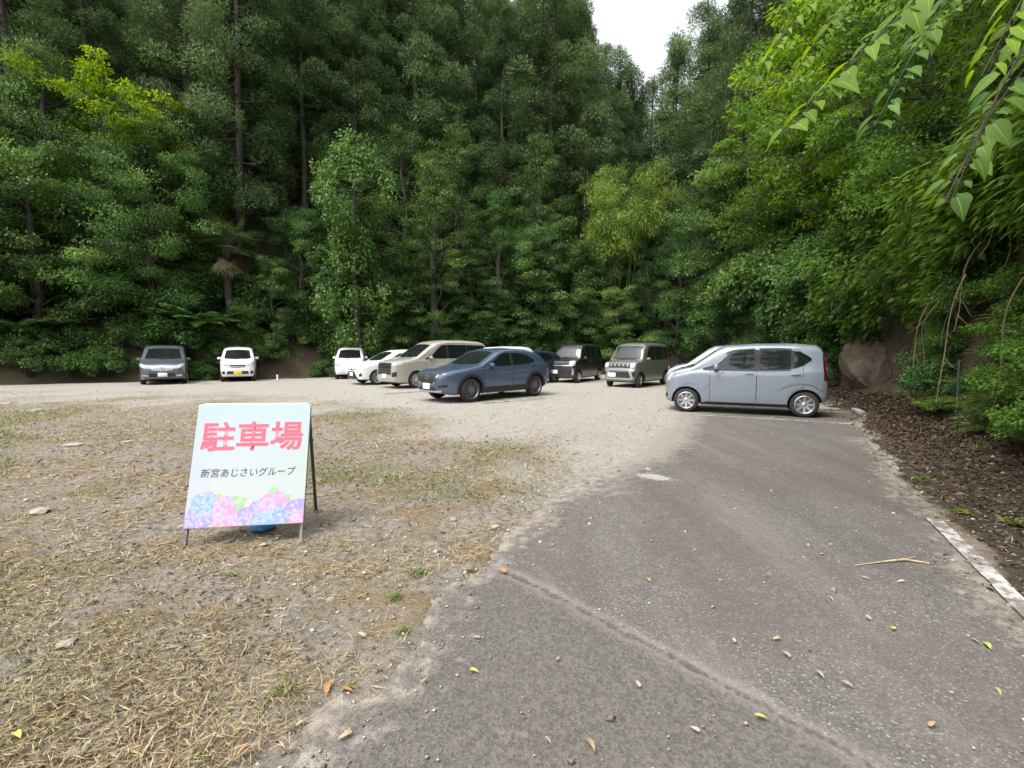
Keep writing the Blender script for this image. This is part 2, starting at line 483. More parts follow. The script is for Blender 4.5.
base = t.mix(t.math('MULTIPLY', ge, 0.6), base, (0.30, 0.275, 0.235))
pd = t.ramp(t.math('ADD', t.attr('patch'), t.math('MULTIPLY', t.math('SUBTRACT', t.noise(22, 5, 0.7, P), 0.5), 1.6)), 0.45, 0.6)
base = t.mix(t.math('MULTIPLY', pd, 0.42), base, (0.55, 0.54, 0.52))
bh = t.math('ADD', v1.outputs['Distance'], t.math('ADD', t.math('MULTIPLY', v2.outputs['Distance'], 0.8), t.math('MULTIPLY', n_s, 0.6)))
as_mat = t.done(t.bsdf(base, 0.82, Normal=t.bump(bh, 0.5, 0.006), Specular_IOR_Level=0.3))
pch = np.exp(-(((ax_ - 1.68) / 0.22) ** 2 + ((ay_ - 5.45 + (ax_ - 1.68) * 0.5) / 0.16) ** 2)) + np.exp(-(((ax_ - 1.72) / 0.05) ** 2 + ((ay_ - 5.85) / 0.06) ** 2))
road = obj('asphalt_road', np_mesh('asphalt_road', np.stack([ax_, ay_, az_], -1), aF, as_mat, True,
                                   {'crack': cd, 'old': old, 'edge': rd, 'patch': pch, 'gedge': gravel_mask(ax_, ay_) * sm(rd, -1.3, 0.0) * sm(np.interp(ay_, [0, 5, 10, 13], [0.5, 2.4, 5.2, 6.5]) - ax_, -0.5, 0.6)}))
road['kind'] = 'structure'

# ------------------------------------------------------------------ painted lines (worn)
t = NT('worn_white_paint')
P = t.pos()
n1, n2 = t.noise(14, 6, 0.75, P), t.noise(2.0, 3, 0.6, P)
wear = t.ramp(t.math('ADD', n1, t.math('MULTIPLY', n2, 0.6)), 0.84, 0.66)
c = t.mix(t.math('MULTIPLY', wear, 0.85), (0.17, 0.15, 0.13), (0.60, 0.59, 0.56))
line_mat = t.done(t.bsdf(c, 0.8, Normal=t.bump(n1, 0.4, 0.004)))
def stripe(name, pts, wd, z=0.0):
    V, F = [], []
    pts = [Vector((*p, 0)) for p in pts]
    fine = []
    for a, b in zip(pts, pts[1:]):
        n = max(2, int((b - a).length / 0.15))
        fine += [a.lerp(b, i / n) for i in range(n)]
    fine.append(pts[-1])
    for i, p in enumerate(fine):
        tg = (fine[min(i + 1, len(fine) - 1)] - fine[max(0, i - 1)]).normalized()
        nn = Vector((-tg.y, tg.x, 0))
        h1 = wd / 2 * (1 + 0.25 * (rnd.random() - 0.5)); h2 = wd / 2 * (1 + 0.25 * (rnd.random() - 0.5))
        for q, hh in ((1, h1), (-1, h2)):
            v = p + nn * q * hh
            if z is None: zz = max(float(land(np.array([v.x]), np.array([v.y]))[0]), 0.012) + 0.008
            else: zz = z + 0.004 + float(0.004 + (fbm(np.array([v.x]), np.array([v.y]), 0.8, 2)[0] - 0.5) * 0.012)
            V.append((v.x, v.y, zz))
        if i: F.append((2 * i, 2 * i + 1, 2 * i - 1, 2 * i - 2))
    me = np_mesh(name, np.array(V), np.array(F), line_mat)
    o = obj(name, me); o['kind'] = 'structure'
    return o
stripe('edge_line', [(1.9, 0.6), (2.45, 1.7), (2.96, 2.62), (3.35, 3.35), (3.72, 4.05)], 0.11, None)
stripe('parking_line', [(4.15, 10.9), (5.5, 10.2), (6.95, 9.40)], 0.10)
for a, b in (((-0.8, 13.1), (1.1, 14.5)), ((-16.6, 20.1), (-16.1, 21.2)), ((-13.6, 20.4), (-13.3, 21.6)), ((-9.2, 23.6), (-9.0, 25.2)),
             ((-4.3, 15.9), (-3.0, 17.2)), ((3.9, 19.0), (5.2, 21.0))):
    stripe('parking_line', [a, b], 0.15, None)
# ------------------------------------------------------------------ leaves
def unit(a): return a / np.maximum(np.linalg.norm(a, axis=-1, keepdims=True), 1e-9)

def leaf_quads(Pn, A, N, L, Wd, tint, fold=0.12, wide=0.42):
    """one folded diamond leaf per point: base, right, tip, left"""
    A = unit(A); Sd = unit(np.cross(A, N)); N = np.cross(Sd, A)
    L = np.broadcast_to(L, (len(Pn),))[:, None]; Wd = np.broadcast_to(Wd, (len(Pn),))[:, None]
    mid = Pn + A * L * wide + N * Wd * fold
    V = np.stack([Pn, mid + Sd * Wd / 2, Pn + A * L, mid - Sd * Wd / 2], 1).reshape(-1, 3)
    return V, np.arange(len(Pn) * 4).reshape(-1, 4), np.repeat(tint, 4)

def heart_leaves(Pn, A, N, L, Wd, tint, fine=False):
    """broad pointed leaves with a midrib fold and drooping tip, 3 quads a side"""
    A = unit(A); Sd = unit(np.cross(A, N)); N = np.cross(Sd, A)
    n = len(Pn)
    prof = [(0.0, 0.0, 0.0), (0.06, 0.30, 0.02), (0.20, 0.47, 0.03), (0.38, 0.49, 0.025), (0.60, 0.36, -0.01), (0.80, 0.18, -0.06), (1.0, 0.0, -0.14)] if fine else [(0.0, 0.0, 0.0), (0.10, 0.36, 0.02), (0.33, 0.50, 0.03), (0.65, 0.31, -0.02), (1.0, 0.0, -0.13)]
    m = len(prof)
    L = np.broadcast_to(L, (n,))[:, None]; Wd = np.broadcast_to(Wd, (n,))[:, None]
    cols = []
    for q in (-1, 0, 1):
        for s_, h, dz in prof:
            back = -0.06 * (abs(q)) if s_ in (0.10, 0.06) else 0
            cols.append(Pn + A * L * (s_ + back) + Sd * Wd * h * q + N * L * (dz + 0.10 * h * abs(q)))
    V = np.stack(cols, 1)                              # n,15,3
    base = (np.arange(n) * 3 * m)[:, None, None]
    f = []
    for a, b in ((0, m), (m, 2 * m)):
        for i in range(m - 1): f.append([a + i, b + i, b + i + 1, a + i + 1])
    F = (base + np.array(f)[None]).reshape(-1, 4)
    return V.reshape(-1, 3), F, np.repeat(tint, 3 * m)

def rdir(n, r=rng):
    return unit(r.normal(size=(n, 3)))

class Leaves:
    def __init__(s): s.V, s.F, s.T, s.n = [], [], [], 0
    def add(s, V, F, T): s.V.append(V); s.F.append(F + s.n); s.T.append(T); s.n += len(V)
    def clump(s, c, rad, n, L, Wd, droop=0.3, up=0.7, tint=(0.0, 1.0), shell=0.5, out=0.8, heart=False, kw=None, dome=False):
        """n leaves in an ellipsoid puff at c; outer leaves a little younger (lighter)"""
        d = rdir(n)
        if dome: d[:, 2] = np.abs(d[:, 2]) * 1.15 - 0.35; d = unit(d)
        r = rng.random(n) ** shell
        p = np.asarray(c) + d * r[:, None] * np.asarray(rad)
        A = d * out + rng.normal(size=(n, 3)) * 0.45 + np.array([0, 0, -droop])
        N = np.array([0, 0, up]) + rng.normal(size=(n, 3)) * 0.27 + d * 0.55
        tt = np.clip(tint[0] + (tint[1] - tint[0]) * rng.random() + 0.3 * (r - 0.7) + rng.normal(size=n) * 0.09, 0, 1)  # puff highlight put into the tint: lighter towards the outside
        f = heart_leaves if heart else leaf_quads
        s.add(*f(p, A, N, L * rng.uniform(0.65, 1.25, n), Wd * rng.uniform(0.7, 1.2, n), tt, **(kw or {})))
    def mesh(s, name, mat, smooth=False):
        return np_mesh(name, np.concatenate(s.V), np.concatenate(s.F), mat, smooth, {'tint': np.concatenate(s.T)} | ({'rib': np.tile(np.repeat([0.0, 1.0, 0.0], 7), s.n // 21)} if smooth and s.n % 21 == 0 else {}))

def limb(mb, a, b, r0, r1, n=5, sag=0.1, seg=5, jit=0.05):
    a, b = Vector(a), Vector(b)
    L = (b - a).length
    pts = []
    for i in range(seg + 1):
        q = i / seg
        p = a.lerp(b, q)
        p.z -= sag * L * math.sin(q * math.pi) 
        if 0 < i: p += Vector((rnd.gauss(0, 1), rnd.gauss(0, 1), rnd.gauss(0, 1))) * jit * L * 0.3
        pts.append(p)
    mb.tube(pts, [r0 + (r1 - r0) * i / seg for i in range(seg + 1)], n)
    return pts

def proto_tree(trunk_mb, leaves, bark, leafm, nm):
    return (trunk_mb.mesh(nm + '_trunk', bark, True), leaves.mesh(nm + '_crown', leafm))

def cedar_proto(H, z0, Rm, puffs, per, seed, leaf=(0.21, 0.052)):
    global rng, rnd
    rng = np.random.default_rng(seed); rnd = random.Random(seed)
    tb, lv = MB(), Leaves()
    pts = [(rnd.gauss(0, .04) * z, rnd.gauss(0, .04), H * z) for z in [i / 9 for i in range(10)]]
    tb.tube(pts, [0.26 * (1 - 0.9 * i / 9) + (0.08 if i == 0 else 0) for i in range(10)], 10)
    for i in range(puffs):
        q = rng.random() ** 0.9
        z = z0 + (H - z0) * q
        Rz = Rm * (1 - q ** 1.6) ** 0.75 * (0.72 + 0.28 * min(1, q / 0.12)) + 0.15
        an = rng.random() * 6.283
        rr = Rz * (0.45 + 0.62 * rng.random() ** 0.6) * (0.85 + 0.3 * math.sin(an * 2 + seed))
        c = np.array([math.cos(an) * rr, math.sin(an) * rr, z - 0.12 * rr + rng.normal() * 0.2])
        if rng.random() < 0.7: limb(tb, (0, 0, c[2] + 0.15), tuple(c), 0.05, 0.012, 4, 0.06, 3)
        s = rng.uniform(0.65, 1.2) * (1 - 0.35 * q)
        lv.clump(c, (s, s, s * 0.95), int(per * s * s / 0.38), leaf[0], leaf[1], droop=0.12, up=0.7, shell=0.3, out=0.85, dome=True,
                 tint=(0.1, 0.95))
    # dead twigs on the bare bole
    for i in range(26):
        z = rnd.uniform(z0 * 0.35, z0 + 1); a = rnd.random() * 6.28; l = rnd.uniform(0.4, 1.3)
        limb(tb, (0, 0, z), (math.cos(a) * l, math.sin(a) * l, z - 0.15 * l), 0.022, 0.006, 3, 0.05, 3)
    return proto_tree(tb, lv, M['bark'], M['cedar'], 'cedar')

def broad_proto(H, z0, Rm, nl, per, seed, leaf=(0.17, 0.09), flat=0.4, mat='broad', shape=0.0, lean=(0, 0)):
    """spreading broadleaf: limbs fork twice and carry flattish sprays of leaves"""
    global rng, rnd
    rng = np.random.default_rng(seed); rnd = random.Random(seed)
    tb, lv = MB(), Leaves()
    top = Vector((lean[0], lean[1], H * 0.9))
    tp = [Vector((0, 0, -0.4)).lerp(top, i / 7) + Vector((rnd.gauss(0, .12), rnd.gauss(0, .12), 0)) * (i > 0) for i in range(8)]
    tb.tube(tp, [0.20 * (1 - 0.85 * i / 7) * H / 9 + 0.02 for i in range(8)], 8)
    for i in range(nl):
        q = (i + rng.random() * 0.8) / nl
        z = z0 + (H - z0) * q
        k = min(1, max(0, z / (H * 0.9)))
        ax = Vector((0, 0, -0.4)).lerp(top, max(0.05, k - 0.12))
        Rz = Rm * (math.sin(math.pi * (0.22 + 0.74 * q)) ** 0.8 * (1 - shape) + shape * (1 - q) ** 0.7) * rng.uniform(0.75, 1.15)
        an = i * 2.4 + rng.normal() * 0.4
        tip = Vector((ax.x + math.cos(an) * Rz, ax.y + math.sin(an) * Rz, z + rng.normal() * 0.25))
        lp = limb(tb, ax, tip, 0.055, 0.012, 5, -0.05, 5)
        for j in range(5):
            b = lp[2 + (j % 4)]
            e = b + Vector((math.cos(an + rng.normal() * 0.9), math.sin(an + rng.normal() * 0.9), rng.normal() * 0.25)) * Rz * rng.uniform(0.18, 0.42)
            limb(tb, b, e, 0.016, 0.005, 3, 0.0, 2)
            s = rng.uniform(0.4, 0.8) * Rm / 2.6
            lv.clump(np.array(e), (s, s, s * flat), int(per * rng.uniform(0.6, 1.3)), leaf[0], leaf[1], droop=0.38, up=0.95,
                     shell=0.45, out=0.7, tint=(0.1, 0.9))
    return proto_tree(tb, lv, M['bark_grey'], M[mat], 'broadleaf')

def vine_proto(H, seed, cols=4, leaf=(0.155, 0.115)):
    """a dead-topped trunk smothered by broad climbing leaves that hang in curtains"""
    global rng, rnd
    rng = np.random.default_rng(seed); rnd = random.Random(seed)
    tb, lv = MB(), Leaves()
    tp = [(rnd.gauss(0, .08), rnd.gauss(0, .08), H * i / 8 - 0.3) for i in range(9)]
    tb.tube(tp, [0.17 * (1 - 0.55 * i / 8) for i in range(9)], 9)
    for i in range(int(19 * H)):
        z = H * (0.04 + 0.98 * rng.random())
        an = rng.random() * 6.283
        lump = 0.25 + 0.35 * rng.random() + 1.05 * max(0, math.sin(z * 1.25 + seed + 0.8 * math.cos(an))) + 0.35 * rng.random()
        if z > 0.62 * H: lump *= 1.05
        if rng.random() < 0.3: limb(tb, (0, 0, z), (math.cos(an) * lump, math.sin(an) * lump, z + 0.1), 0.03, 0.008, 4, 0, 3)
        c = np.array([math.cos(an) * lump, math.sin(an) * lump, z])
        s = rng.uniform(0.28, 0.5)
        lv.clump(c, (s, s, s * 1.25), 80, leaf[0], leaf[1], droop=0.85, up=0.55, shell=0.4, out=0.6,
                 tint=(0.1 + 0.3 * rng.random(), 0.6 + 0.4 * rng.random()), kw={'wide': 0.36})
    for i in range(10):                                 # bare dead sticks that poke out
        z = rnd.uniform(0.45, 0.98) * H; a = rnd.random() * 6.28; l = rnd.uniform(1.0, 1.9)
        limb(tb, (0, 0, z), (math.cos(a) * l, math.sin(a) * l, z + rnd.uniform(-.3, .3)), 0.025, 0.006, 4, 0.05, 4, 0.15)
    return proto_tree(tb, lv, M['bark_grey'], M['vine'], 'vine_tree')

def shrub_proto(Rm, H, n, per, seed, leaf=(0.13, 0.075), mat='broad', droop=0.35, flat=0.6):
    global rng, rnd
    rng = np.random.default_rng(seed); rnd = random.Random(seed)
    tb, lv = MB(), Leaves()
    for i in range(n):
        an = rng.random() * 6.283
        q = rng.random() ** 0.7
        rr = Rm * q * (0.8 + 0.4 * rng.random())
        z = H * (1 - 0.62 * q ** 1.8) * (0.25 + 0.75 * rng.random() ** 0.5)
        c = Vector((math.cos(an) * rr, math.sin(an) * rr, z))
        limb(tb, (math.cos(an) * 0.1, math.sin(an) * 0.1, -0.3), c, 0.022, 0.005, 4, -0.08, 4)
        s = rng.uniform(0.22, 0.46) * Rm / 1.4
        lv.clump(np.array(c), (s, s, s * flat), per, leaf[0], leaf[1], droop=droop, up=0.9, shell=0.42, out=0.75,
                 tint=(0.05 + 0.3 * rng.random(), 0.5 + 0.5 * rng.random()))
    return (tb.mesh('shrub_stems', M['bark_grey'], True), lv.mesh('shrub_leaves', M[mat]))

def frond(lv, tb, base, dirv, length, arch, pin_l, pin_w, npin=16, tint=(0.2, 0.9), rr=0.006):
    """one pinnate frond: an arching rachis with a row of leaflets on both sides"""
    base = np.array(base, float); d = np.array([dirv[0], dirv[1], 0.0]); d /= np.linalg.norm(d)
    sd = np.array([-d[1], d[0], 0.0])
    qs = np.linspace(0, 1, 8)
    el = dirv[2]
    pts = [base + d * length * q * math.cos(el * (1 - q)) + np.array([0, 0, length * (math.sin(el) * q - arch * q * q)]) for q in qs]
    tb.tube([tuple(p) for p in pts], [rr * (1 - 0.75 * q) for q in qs], 4, cap=False)
    pts = np.array(pts)
    qq = np.linspace(0.14, 0.99, npin)
    P_ = np.stack([np.interp(qq, qs, pts[:, k]) for k in range(3)], 1)
    env = np.sin(np.pi * (0.12 + 0.86 * qq)) ** 0.75
    for s_ in (-1, 1):
        A = sd * s_ + d * 0.45 + np.array([0, 0, -0.22]) + rng.normal(size=(npin, 3)) * 0.08
        N = np.array([0, 0, 1.0]) + rng.normal(size=(npin, 3)) * 0.15
        tt = tint[0] + (tint[1] - tint[0]) * rng.random(npin)
        lv.add(*leaf_quads(P_, A, N, pin_l * env, pin_w * (0.5 + 0.5 * env), tt, 0.05, 0.35))

def fern_proto(n, length, seed, pin=(0.16, 0.035), el=0.9, arch=0.5, mat='fern', npin=18, rr=0.006):
    global rng, rnd
    rng = np.random.default_rng(seed); rnd = random.Random(seed)
    tb, lv = MB(), Leaves()
    for i in range(n):
        a = i * 2.4 + rng.normal() * 0.3
        l = length * rng.uniform(0.65, 1.1)
        frond(lv, tb, (0, 0, 0), (math.cos(a), math.sin(a), el * rng.uniform(0.6, 1.2)), l, arch * rng.uniform(0.7, 1.3), pin[0] * l, pin[1] * l, npin, rr=rr)
    return (tb.mesh('fern_stalks', M['bark_grey'], True), lv.mesh('fern_fronds', M[mat]))

def palm_proto(H, seed):
    """windmill palm: shaggy stem, fan leaves, a skirt of dead ones"""
    global rng, rnd
    rng = np.random.default_rng(seed); rnd = random.Random(seed)
    tb, lv, dv = MB(), Leaves(), Leaves()
    tb.tube([(0, 0, -0.3), (0.05, 0, H * 0.5), (0.02, 0.04, H)], [0.13, 0.14, 0.16], 9)
    for i in range(34):
        dead = i < 7
        a = i * 2.4
        el = rnd.uniform(-1.1, -0.5) if dead else rnd.uniform(-0.35, 1.2)
        l = rnd.uniform(0.5, 0.8)
        d = Vector((math.cos(a) * math.cos(el), math.sin(a) * math.cos(el), math.sin(el)))
        tip = Vector((0, 0, H)) + d * l
        tb.tube([(0, 0, H - 0.05), tuple(Vector((0, 0, H)) + d * l * 0.5 + Vector((0, 0, 0.05))), tuple(tip)], [0.014, 0.01, 0.008], 4)
        sdv = d.cross(Vector((0, 0, 1))).normalized(); nn = sdv.cross(d)
        m = 26
        ph = np.linspace(-1.9, 1.9, m)
        A = np.array(d)[None] * np.cos(ph)[:, None] + np.array(sdv)[None] * np.sin(ph)[:, None] + np.array([0, 0, -0.28 if not dead else -0.9])
        Nn = np.tile(np.array(nn), (m, 1)) + rng.normal(size=(m, 3)) * 0.1
        (dv if dead else lv).add(*leaf_quads(np.tile(np.array(tip), (m, 1)), A, Nn, rng.uniform(0.5, 0.72, m), 0.05, rng.random(m), 0.1, 0.5))
    return (tb.mesh('palm_trunk', M['bark'], True), lv.mesh('palm_fronds', M['palm']), dv.mesh('palm_dead_fronds', M['palm_dead']))

def bamboo_proto(n, H, seed):
    """arching culms with feathery drooping tops"""
    global rng, rnd
    rng = np.random.default_rng(seed); rnd = random.Random(seed)
    tb, lv = MB(), Leaves()
    for i in range(n):
        a = rnd.random() * 6.28; b = rnd.random() * 0.7
        h = H * rnd.uniform(0.75, 1.05); arch = rnd.uniform(0.05, 0.17) * h
        base = Vector((math.cos(a) * b, math.sin(a) * b, -0.2))
        pts = []
        for k in range(11):
            q = k / 10
            pts.append(base + Vector((math.cos(a) * arch * q ** 2.6, math.sin(a) * arch * q ** 2.6, h * (q - 0.12 * q ** 4))))
        tb.tube(pts, [0.032 * (1 - 0.85 * k / 10) for k in range(11)], 6)
        for k in range(26):
            q = rnd.uniform(0.66, 1.0)
            f = q * 10; j = min(9, int(f))
            p = pts[j].lerp(pts[j + 1], f - j)
            s = rnd.uniform(0.3, 0.55)
            off = Vector((rnd.gauss(0, .4), rnd.gauss(0, .4), rnd.gauss(0, .15)))
            lv.clump(np.array(p + off), (s, s, s * 0.8), 95, 0.17, 0.034, droop=0.9, up=0.5, shell=0.5, out=0.7, tint=(0.1, 1.0))
    return (tb.mesh('bamboo_culms', M['bamboo'], True), lv.mesh('bamboo_leaves', M['bamboo']))

def plant(name, meshes, parts, loc, label, cat, group=None, rz=None, sc=1.0, tilt=(0, 0), szz=1.0):
    e = empty(name, loc, rnd.random() * 6.28 if rz is None else rz)
    e.rotation_euler = (tilt[0], tilt[1], e.rotation_euler.z)
    e.scale = (sc, sc, sc * szz)
    tag(e, label, cat, group)
    for p, me in zip(parts, meshes): obj(p, me, e)
    return e

def zat(x, y): return float(land(np.array([x]), np.array([y]))[0])

# ------------------------------------------------------------------ prototypes
CEDARS = [cedar_proto(24, 3.0, 3.2, 135, 202, 11), cedar_proto(26, 5.5, 2.9, 125, 202, 12),
          cedar_proto(23, 2.0, 3.4, 140, 195, 13), cedar_proto(27, 7.5, 3.0, 120, 202, 14)]
BROADS = [broad_proto(9, 1.6, 3.0, 26, 240, 21, leaf=(0.13, 0.07)), broad_proto(11, 2.0, 3.2, 30, 240, 22, leaf=(0.12, 0.06)),
          broad_proto(7.5, 1.0, 2.7, 24, 240, 23, leaf=(0.15, 0.08), flat=0.35)]
TIERS = [broad_proto(12, 1.5, 2.3, 38, 170, 31, leaf=(0.12, 0.05), flat=0.28, shape=0.8),
         broad_proto(10, 1.2, 2.1, 34, 170, 32, leaf=(0.12, 0.05), flat=0.28, shape=0.7)]
VINES = [vine_proto(10.5, 41), vine_proto(6.5, 42)]
SHRUBS = [shrub_proto(1.5, 1.8, 70, 95, 51), shrub_proto(1.3, 1.5, 60, 95, 52, leaf=(0.11, 0.05)),
          shrub_proto(1.6, 2.3, 80, 95, 53, leaf=(0.17, 0.10)), shrub_proto(1.2, 1.1, 55, 90, 54, leaf=(0.10, 0.06))]
FERNS = [fern_proto(22, 1.1, 61), fern_proto(18, 1.3, 62, pin=(0.2, 0.03), arch=0.7)]
BIGFROND = fern_proto(30, 2.6, 63, pin=(0.20, 0.075), el=0.75, arch=0.42, mat='vine', npin=22, rr=0.014) if False else fern_proto(34, 2.6, 63, pin=(0.20, 0.085), el=0.75, arch=0.42, mat='vine', npin=24, rr=0.012)
PALM = palm_proto(3.3, 71)
BANKS = [broad_proto(9, 1.9, 3.0, 28, 190, 25, leaf=(0.17, 0.095), mat='near'), broad_proto(10, 1.6, 3.0, 30, 220, 26, leaf=(0.14, 0.075), mat='near'),
         broad_proto(8, 1.6, 2.8, 26, 190, 27, leaf=(0.16, 0.085), flat=.35, mat='lime2')]
BAMBOO = bamboo_proto(8, 9.8, 81)
LIME = broad_proto(12.5, 9.3, 2.6, 13, 120, 91, leaf=(0.16, 0.08), flat=0.3, mat='lime', lean=(1.5, -0.6))
rng = np.random.default_rng(77); rnd = random.Random(77)

# ------------------------------------------------------------------ the forest
OCC = []
def free(x, y, r):
    return all((x - a) ** 2 + (y - b) ** 2 > (r + c) ** 2 * 0.25 for a, b, c in OCC)
def place_tree(name, proto, x, y, label, cat, group=None, sc=1.0, rz=None, parts=('trunk', 'crown'), r=2.6, tilt=(0, 0), szz=1.0):
    OCC.append((x, y, r))
    return plant(name, proto, parts, (x, y, zat(x, y) - 0.1), label, cat, group, rz, sc, tilt, szz)

# the individual trees one can tell apart along the lot's edge
place_tree('vine_covered_tree', VINES[0], -8.6, 26.4, 'trunk smothered by pale green climbing leaves, standing behind the white hatchbacks', 'tree', sc=1.2)
place_tree('vine_covered_tree', VINES[1], -10.2, 27.3, 'short leaning stump under hanging vine leaves beside the tall vine-covered trunk', 'tree', sc=1.0, r=1.6)
place_tree('tiered_tree', TIERS[0], -4.6, 28.6, 'tall tree with flat layered green sprays behind the beige minivan roof', 'tree', sc=1.05)
place_tree('tiered_tree', TIERS[1], -0.8, 30.0, 'layered young tree with light tips rising behind the slate blue crossover', 'tree', sc=1.0)
place_tree('bamboo_clump', BAMBOO, 6.9, 31.6, 'yellow-green bamboo clump with arching feathery tops beneath the gap of sky', 'bamboo', sc=1.4, parts=('culms', 'foliage'))
place_tree('spreading_tree', LIME, -21.5, 24.8, 'tall lime-yellow leafy tree leaning out above the left cars', 'tree', sc=1.0, rz=0.2)
place_tree('windmill_palm', PALM, -15.6, 26.3, 'windmill palm with fan leaves and brown hanging dead fronds', 'palm', sc=1.45, parts=('trunk', 'fronds', 'dead_fronds'), r=1.5)
place_tree('windmill_palm', PALM, -0.6, 29.3, 'small windmill palm in the shade behind the slate blue crossover', 'palm', sc=0.8, parts=('trunk', 'fronds', 'dead_fronds'), r=1.5, rz=2)
for x, y, k, sc, lab in ((-26.5, 21.2, 0, 1.1, 'broadleaf tree at the far left end of the soil bank'),
                         (-22.6, 22.6, 2, 1.15, 'bushy broadleaf tree with drooping sprays left of the grey minivan'),
                         (-18.6, 24.6, 1, 1.0, 'dense broadleaf tree standing right behind the grey minivan'),
                         (-12.6, 28.6, 0, 0.8, 'low broadleaf tree in the dark between palm and vine-covered trunk'),
                         (2.6, 31.0, 2, 1.05, 'round-headed broadleaf tree behind the black box-shaped car'),
                         (4.0, 31.6, 0, 0.85, 'broadleaf tree with vine-draped crown left of the bamboo clump'),
                         (10.9, 31.0, 1, 0.85, 'pale broadleaf tree leaning over the dark lane beyond the grey-green box-shaped car'),
                         (12.4, 26.5, 2, 1.2, 'broadleaf tree with grey-green sprays above the silver car bonnet')):
    place_tree('broadleaf_tree', BROADS[k], x, y, lab, 'tree', sc=sc)

for x, y, k, sc, tm in ((-23.4, 24.6, 1, 1.15, 0), (-28.5, 23.5, 0, 1.2, 0), (-19.6, 26.0, 1, 1.0, 0), (-30.5, 19.2, 1, 1.0, 0), (-20.4, 26.6, 0, 1.1, 0), (-13.4, 26.6, 2, .62, 0), (-6.4, 29.4, 2, .85, 0), (-2.6, 30.2, 1, .8, 1), (1.0, 30.6, 0, .85, 0), (1.9, 33.0, 0, 1.1, 1),
                     (-3.6, 32.6, 0, 1.1, 1), (-7.2, 32.2, 1, 1.1, 0), (-11.6, 31.0, 1, 1.0, 1), (6.6, 29.9, 2, .72, 0)):
    pr = (TIERS if tm else BROADS)[k % (2 if tm else 3)]
    place_tree('understorey_tree', pr, x, y, 'leafy understorey tree half lost in shade below the cedars', 'tree', 'understorey trees below the cedars', sc=sc)
for x, y, k, sc, tl, lab in ((8.4, 6.6, 0, .62, -.25, 'leafy tree growing on the bank top above the leaning dark stake'), (10.0, 9.4, 1, .72, -.25, 'leafy tree growing on the bank top between the leaning stake and the rock outcrop'),
                         (11.9, 12.6, 0, .85, -.22, 'leafy tree overhanging the tail of the silver-blue car'), (12.6, 16.2, 2, 1.15, -.2, 'leafy tree on the bank top right behind the silver-blue car'),
                         (6.7, 4.4, 2, .55, -.2, 'leafy tree on the bank top at the right edge of the picture'), (13.4, 20.5, 1, 1.05, -.15, 'tall leafy tree on the slope between silver-blue car and cedars')):
    place_tree('bank_tree', BANKS[k], x, y, lab, 'tree', sc=sc, tilt=(0, tl), rz=0.0)

def in_gap(x, y, top):
    """the valley mouth stays open to the sky"""
    b = math.degrees(math.atan2(x, y))
    el = math.degrees(math.atan2(top - 1.5, math.hypot(x, y)))
    half = 2.5 / math.hypot(x, y) * 57.3
    if 12.5 - half < b < 20.5 + half * 0.7: return el > 29
    return False

n = 0
cand = []
for i in range(5200):
    x, y = rnd.uniform(-48, 44), rnd.uniform(8, 78)
    cand.append((x, y))
cx, cyy = np.array(cand).T
cd_ = sdf(cx, cyy, LOT)
order = np.argsort(cd_ + rng.random(len(cd_)) * 1.0)
for i in order:
    x, y, d = cx[i], cyy[i], cd_[i]
    if d < 1.9 or d > 34: continue
    b = math.degrees(math.atan2(x, y))
    if abs(b) > 53 or n >= 190: continue
    if x > 5 and y < 24 and d < 7: continue
    sp = 2.7 + 0.05 * d
    if not free(x, y, sp): continue
    h0 = zat(x, y)
    sc = rnd.uniform(0.82, 1.12)
    k = rnd.randrange(4)
    if in_gap(x, y, h0 + 22 * sc):
        sc = sc * 0.6
        if in_gap(x, y, h0 + 22 * sc): continue
    side_ = 'left' if x < -11 else ('mid' if x < 6 or (x < 12 and y > 34) else 'right')
    lab, grp = {'left': ('tall dark cedar in the ranks behind the grey minivan and small white van', 'cedars on the slope behind the left cars'),
                'mid': ('tall dark cedar in the ranks up the hillside behind the parked cars', 'cedars on the hillside behind the parked cars'),
                'right': ('tall drooping cedar on the slope above the silver car, right of the sky gap', 'cedars on the slope right of the sky gap')}[side_]
    place_tree('cedar_tree', CEDARS[k], x, y, lab, 'tree', grp, sc, r=sp, tilt=(rnd.gauss(0, .02), rnd.gauss(0, .02)))
    n += 1
print('cedars', n)

# understorey on the bank and under the trees
def along(poly, step):
    out, acc = [], 0
    for a, b in zip(poly, poly[1:]):
        L = math.dist(a, b); k = max(1, int(L / step))
        for i in range(k): out.append((a[0] + (b[0] - a[0]) * (i + rnd.random() * .6) / k, a[1] + (b[1] - a[1]) * (i + rnd.random() * .6) / k))
    return out
edge = [(-34, 15.2), (-22, 20.8), (-14, 24.6), (-8, 27.8), (0, 29), (7, 31)]
for off, step in ((0.1, 1.4), (1.1, 1.4), (2.6, 1.9), (4.4, 2.4)):
    for x, y in along(edge, step):
        nx, ny = (-0.42, 0.9) if x < -6 else (-0.05, 1.0)
        px_, py_ = x + nx * off + rnd.gauss(0, .3), y + ny * off + rnd.gauss(0, .3)
        k = rnd.randrange(4)
        g = ('left' if x < -11.5 else 'mid')
        lab, grp = {'left': ('leafy shrub crowding the soil bank behind the left two cars', 'shrubs on the bank behind the left two cars'),
                    'mid': ('leafy shrub in the deep shade behind the middle row of cars', 'shrubs behind the middle row of cars')}[g]
        plant('shrub', SHRUBS[k], ('stems', 'foliage'), (px_, py_, zat(px_, py_) - 0.05), lab, 'shrub', grp, sc=rnd.uniform(0.75, 1.25) * (.75 if off < 1 else 1.0 if off < 2 else 1.25))
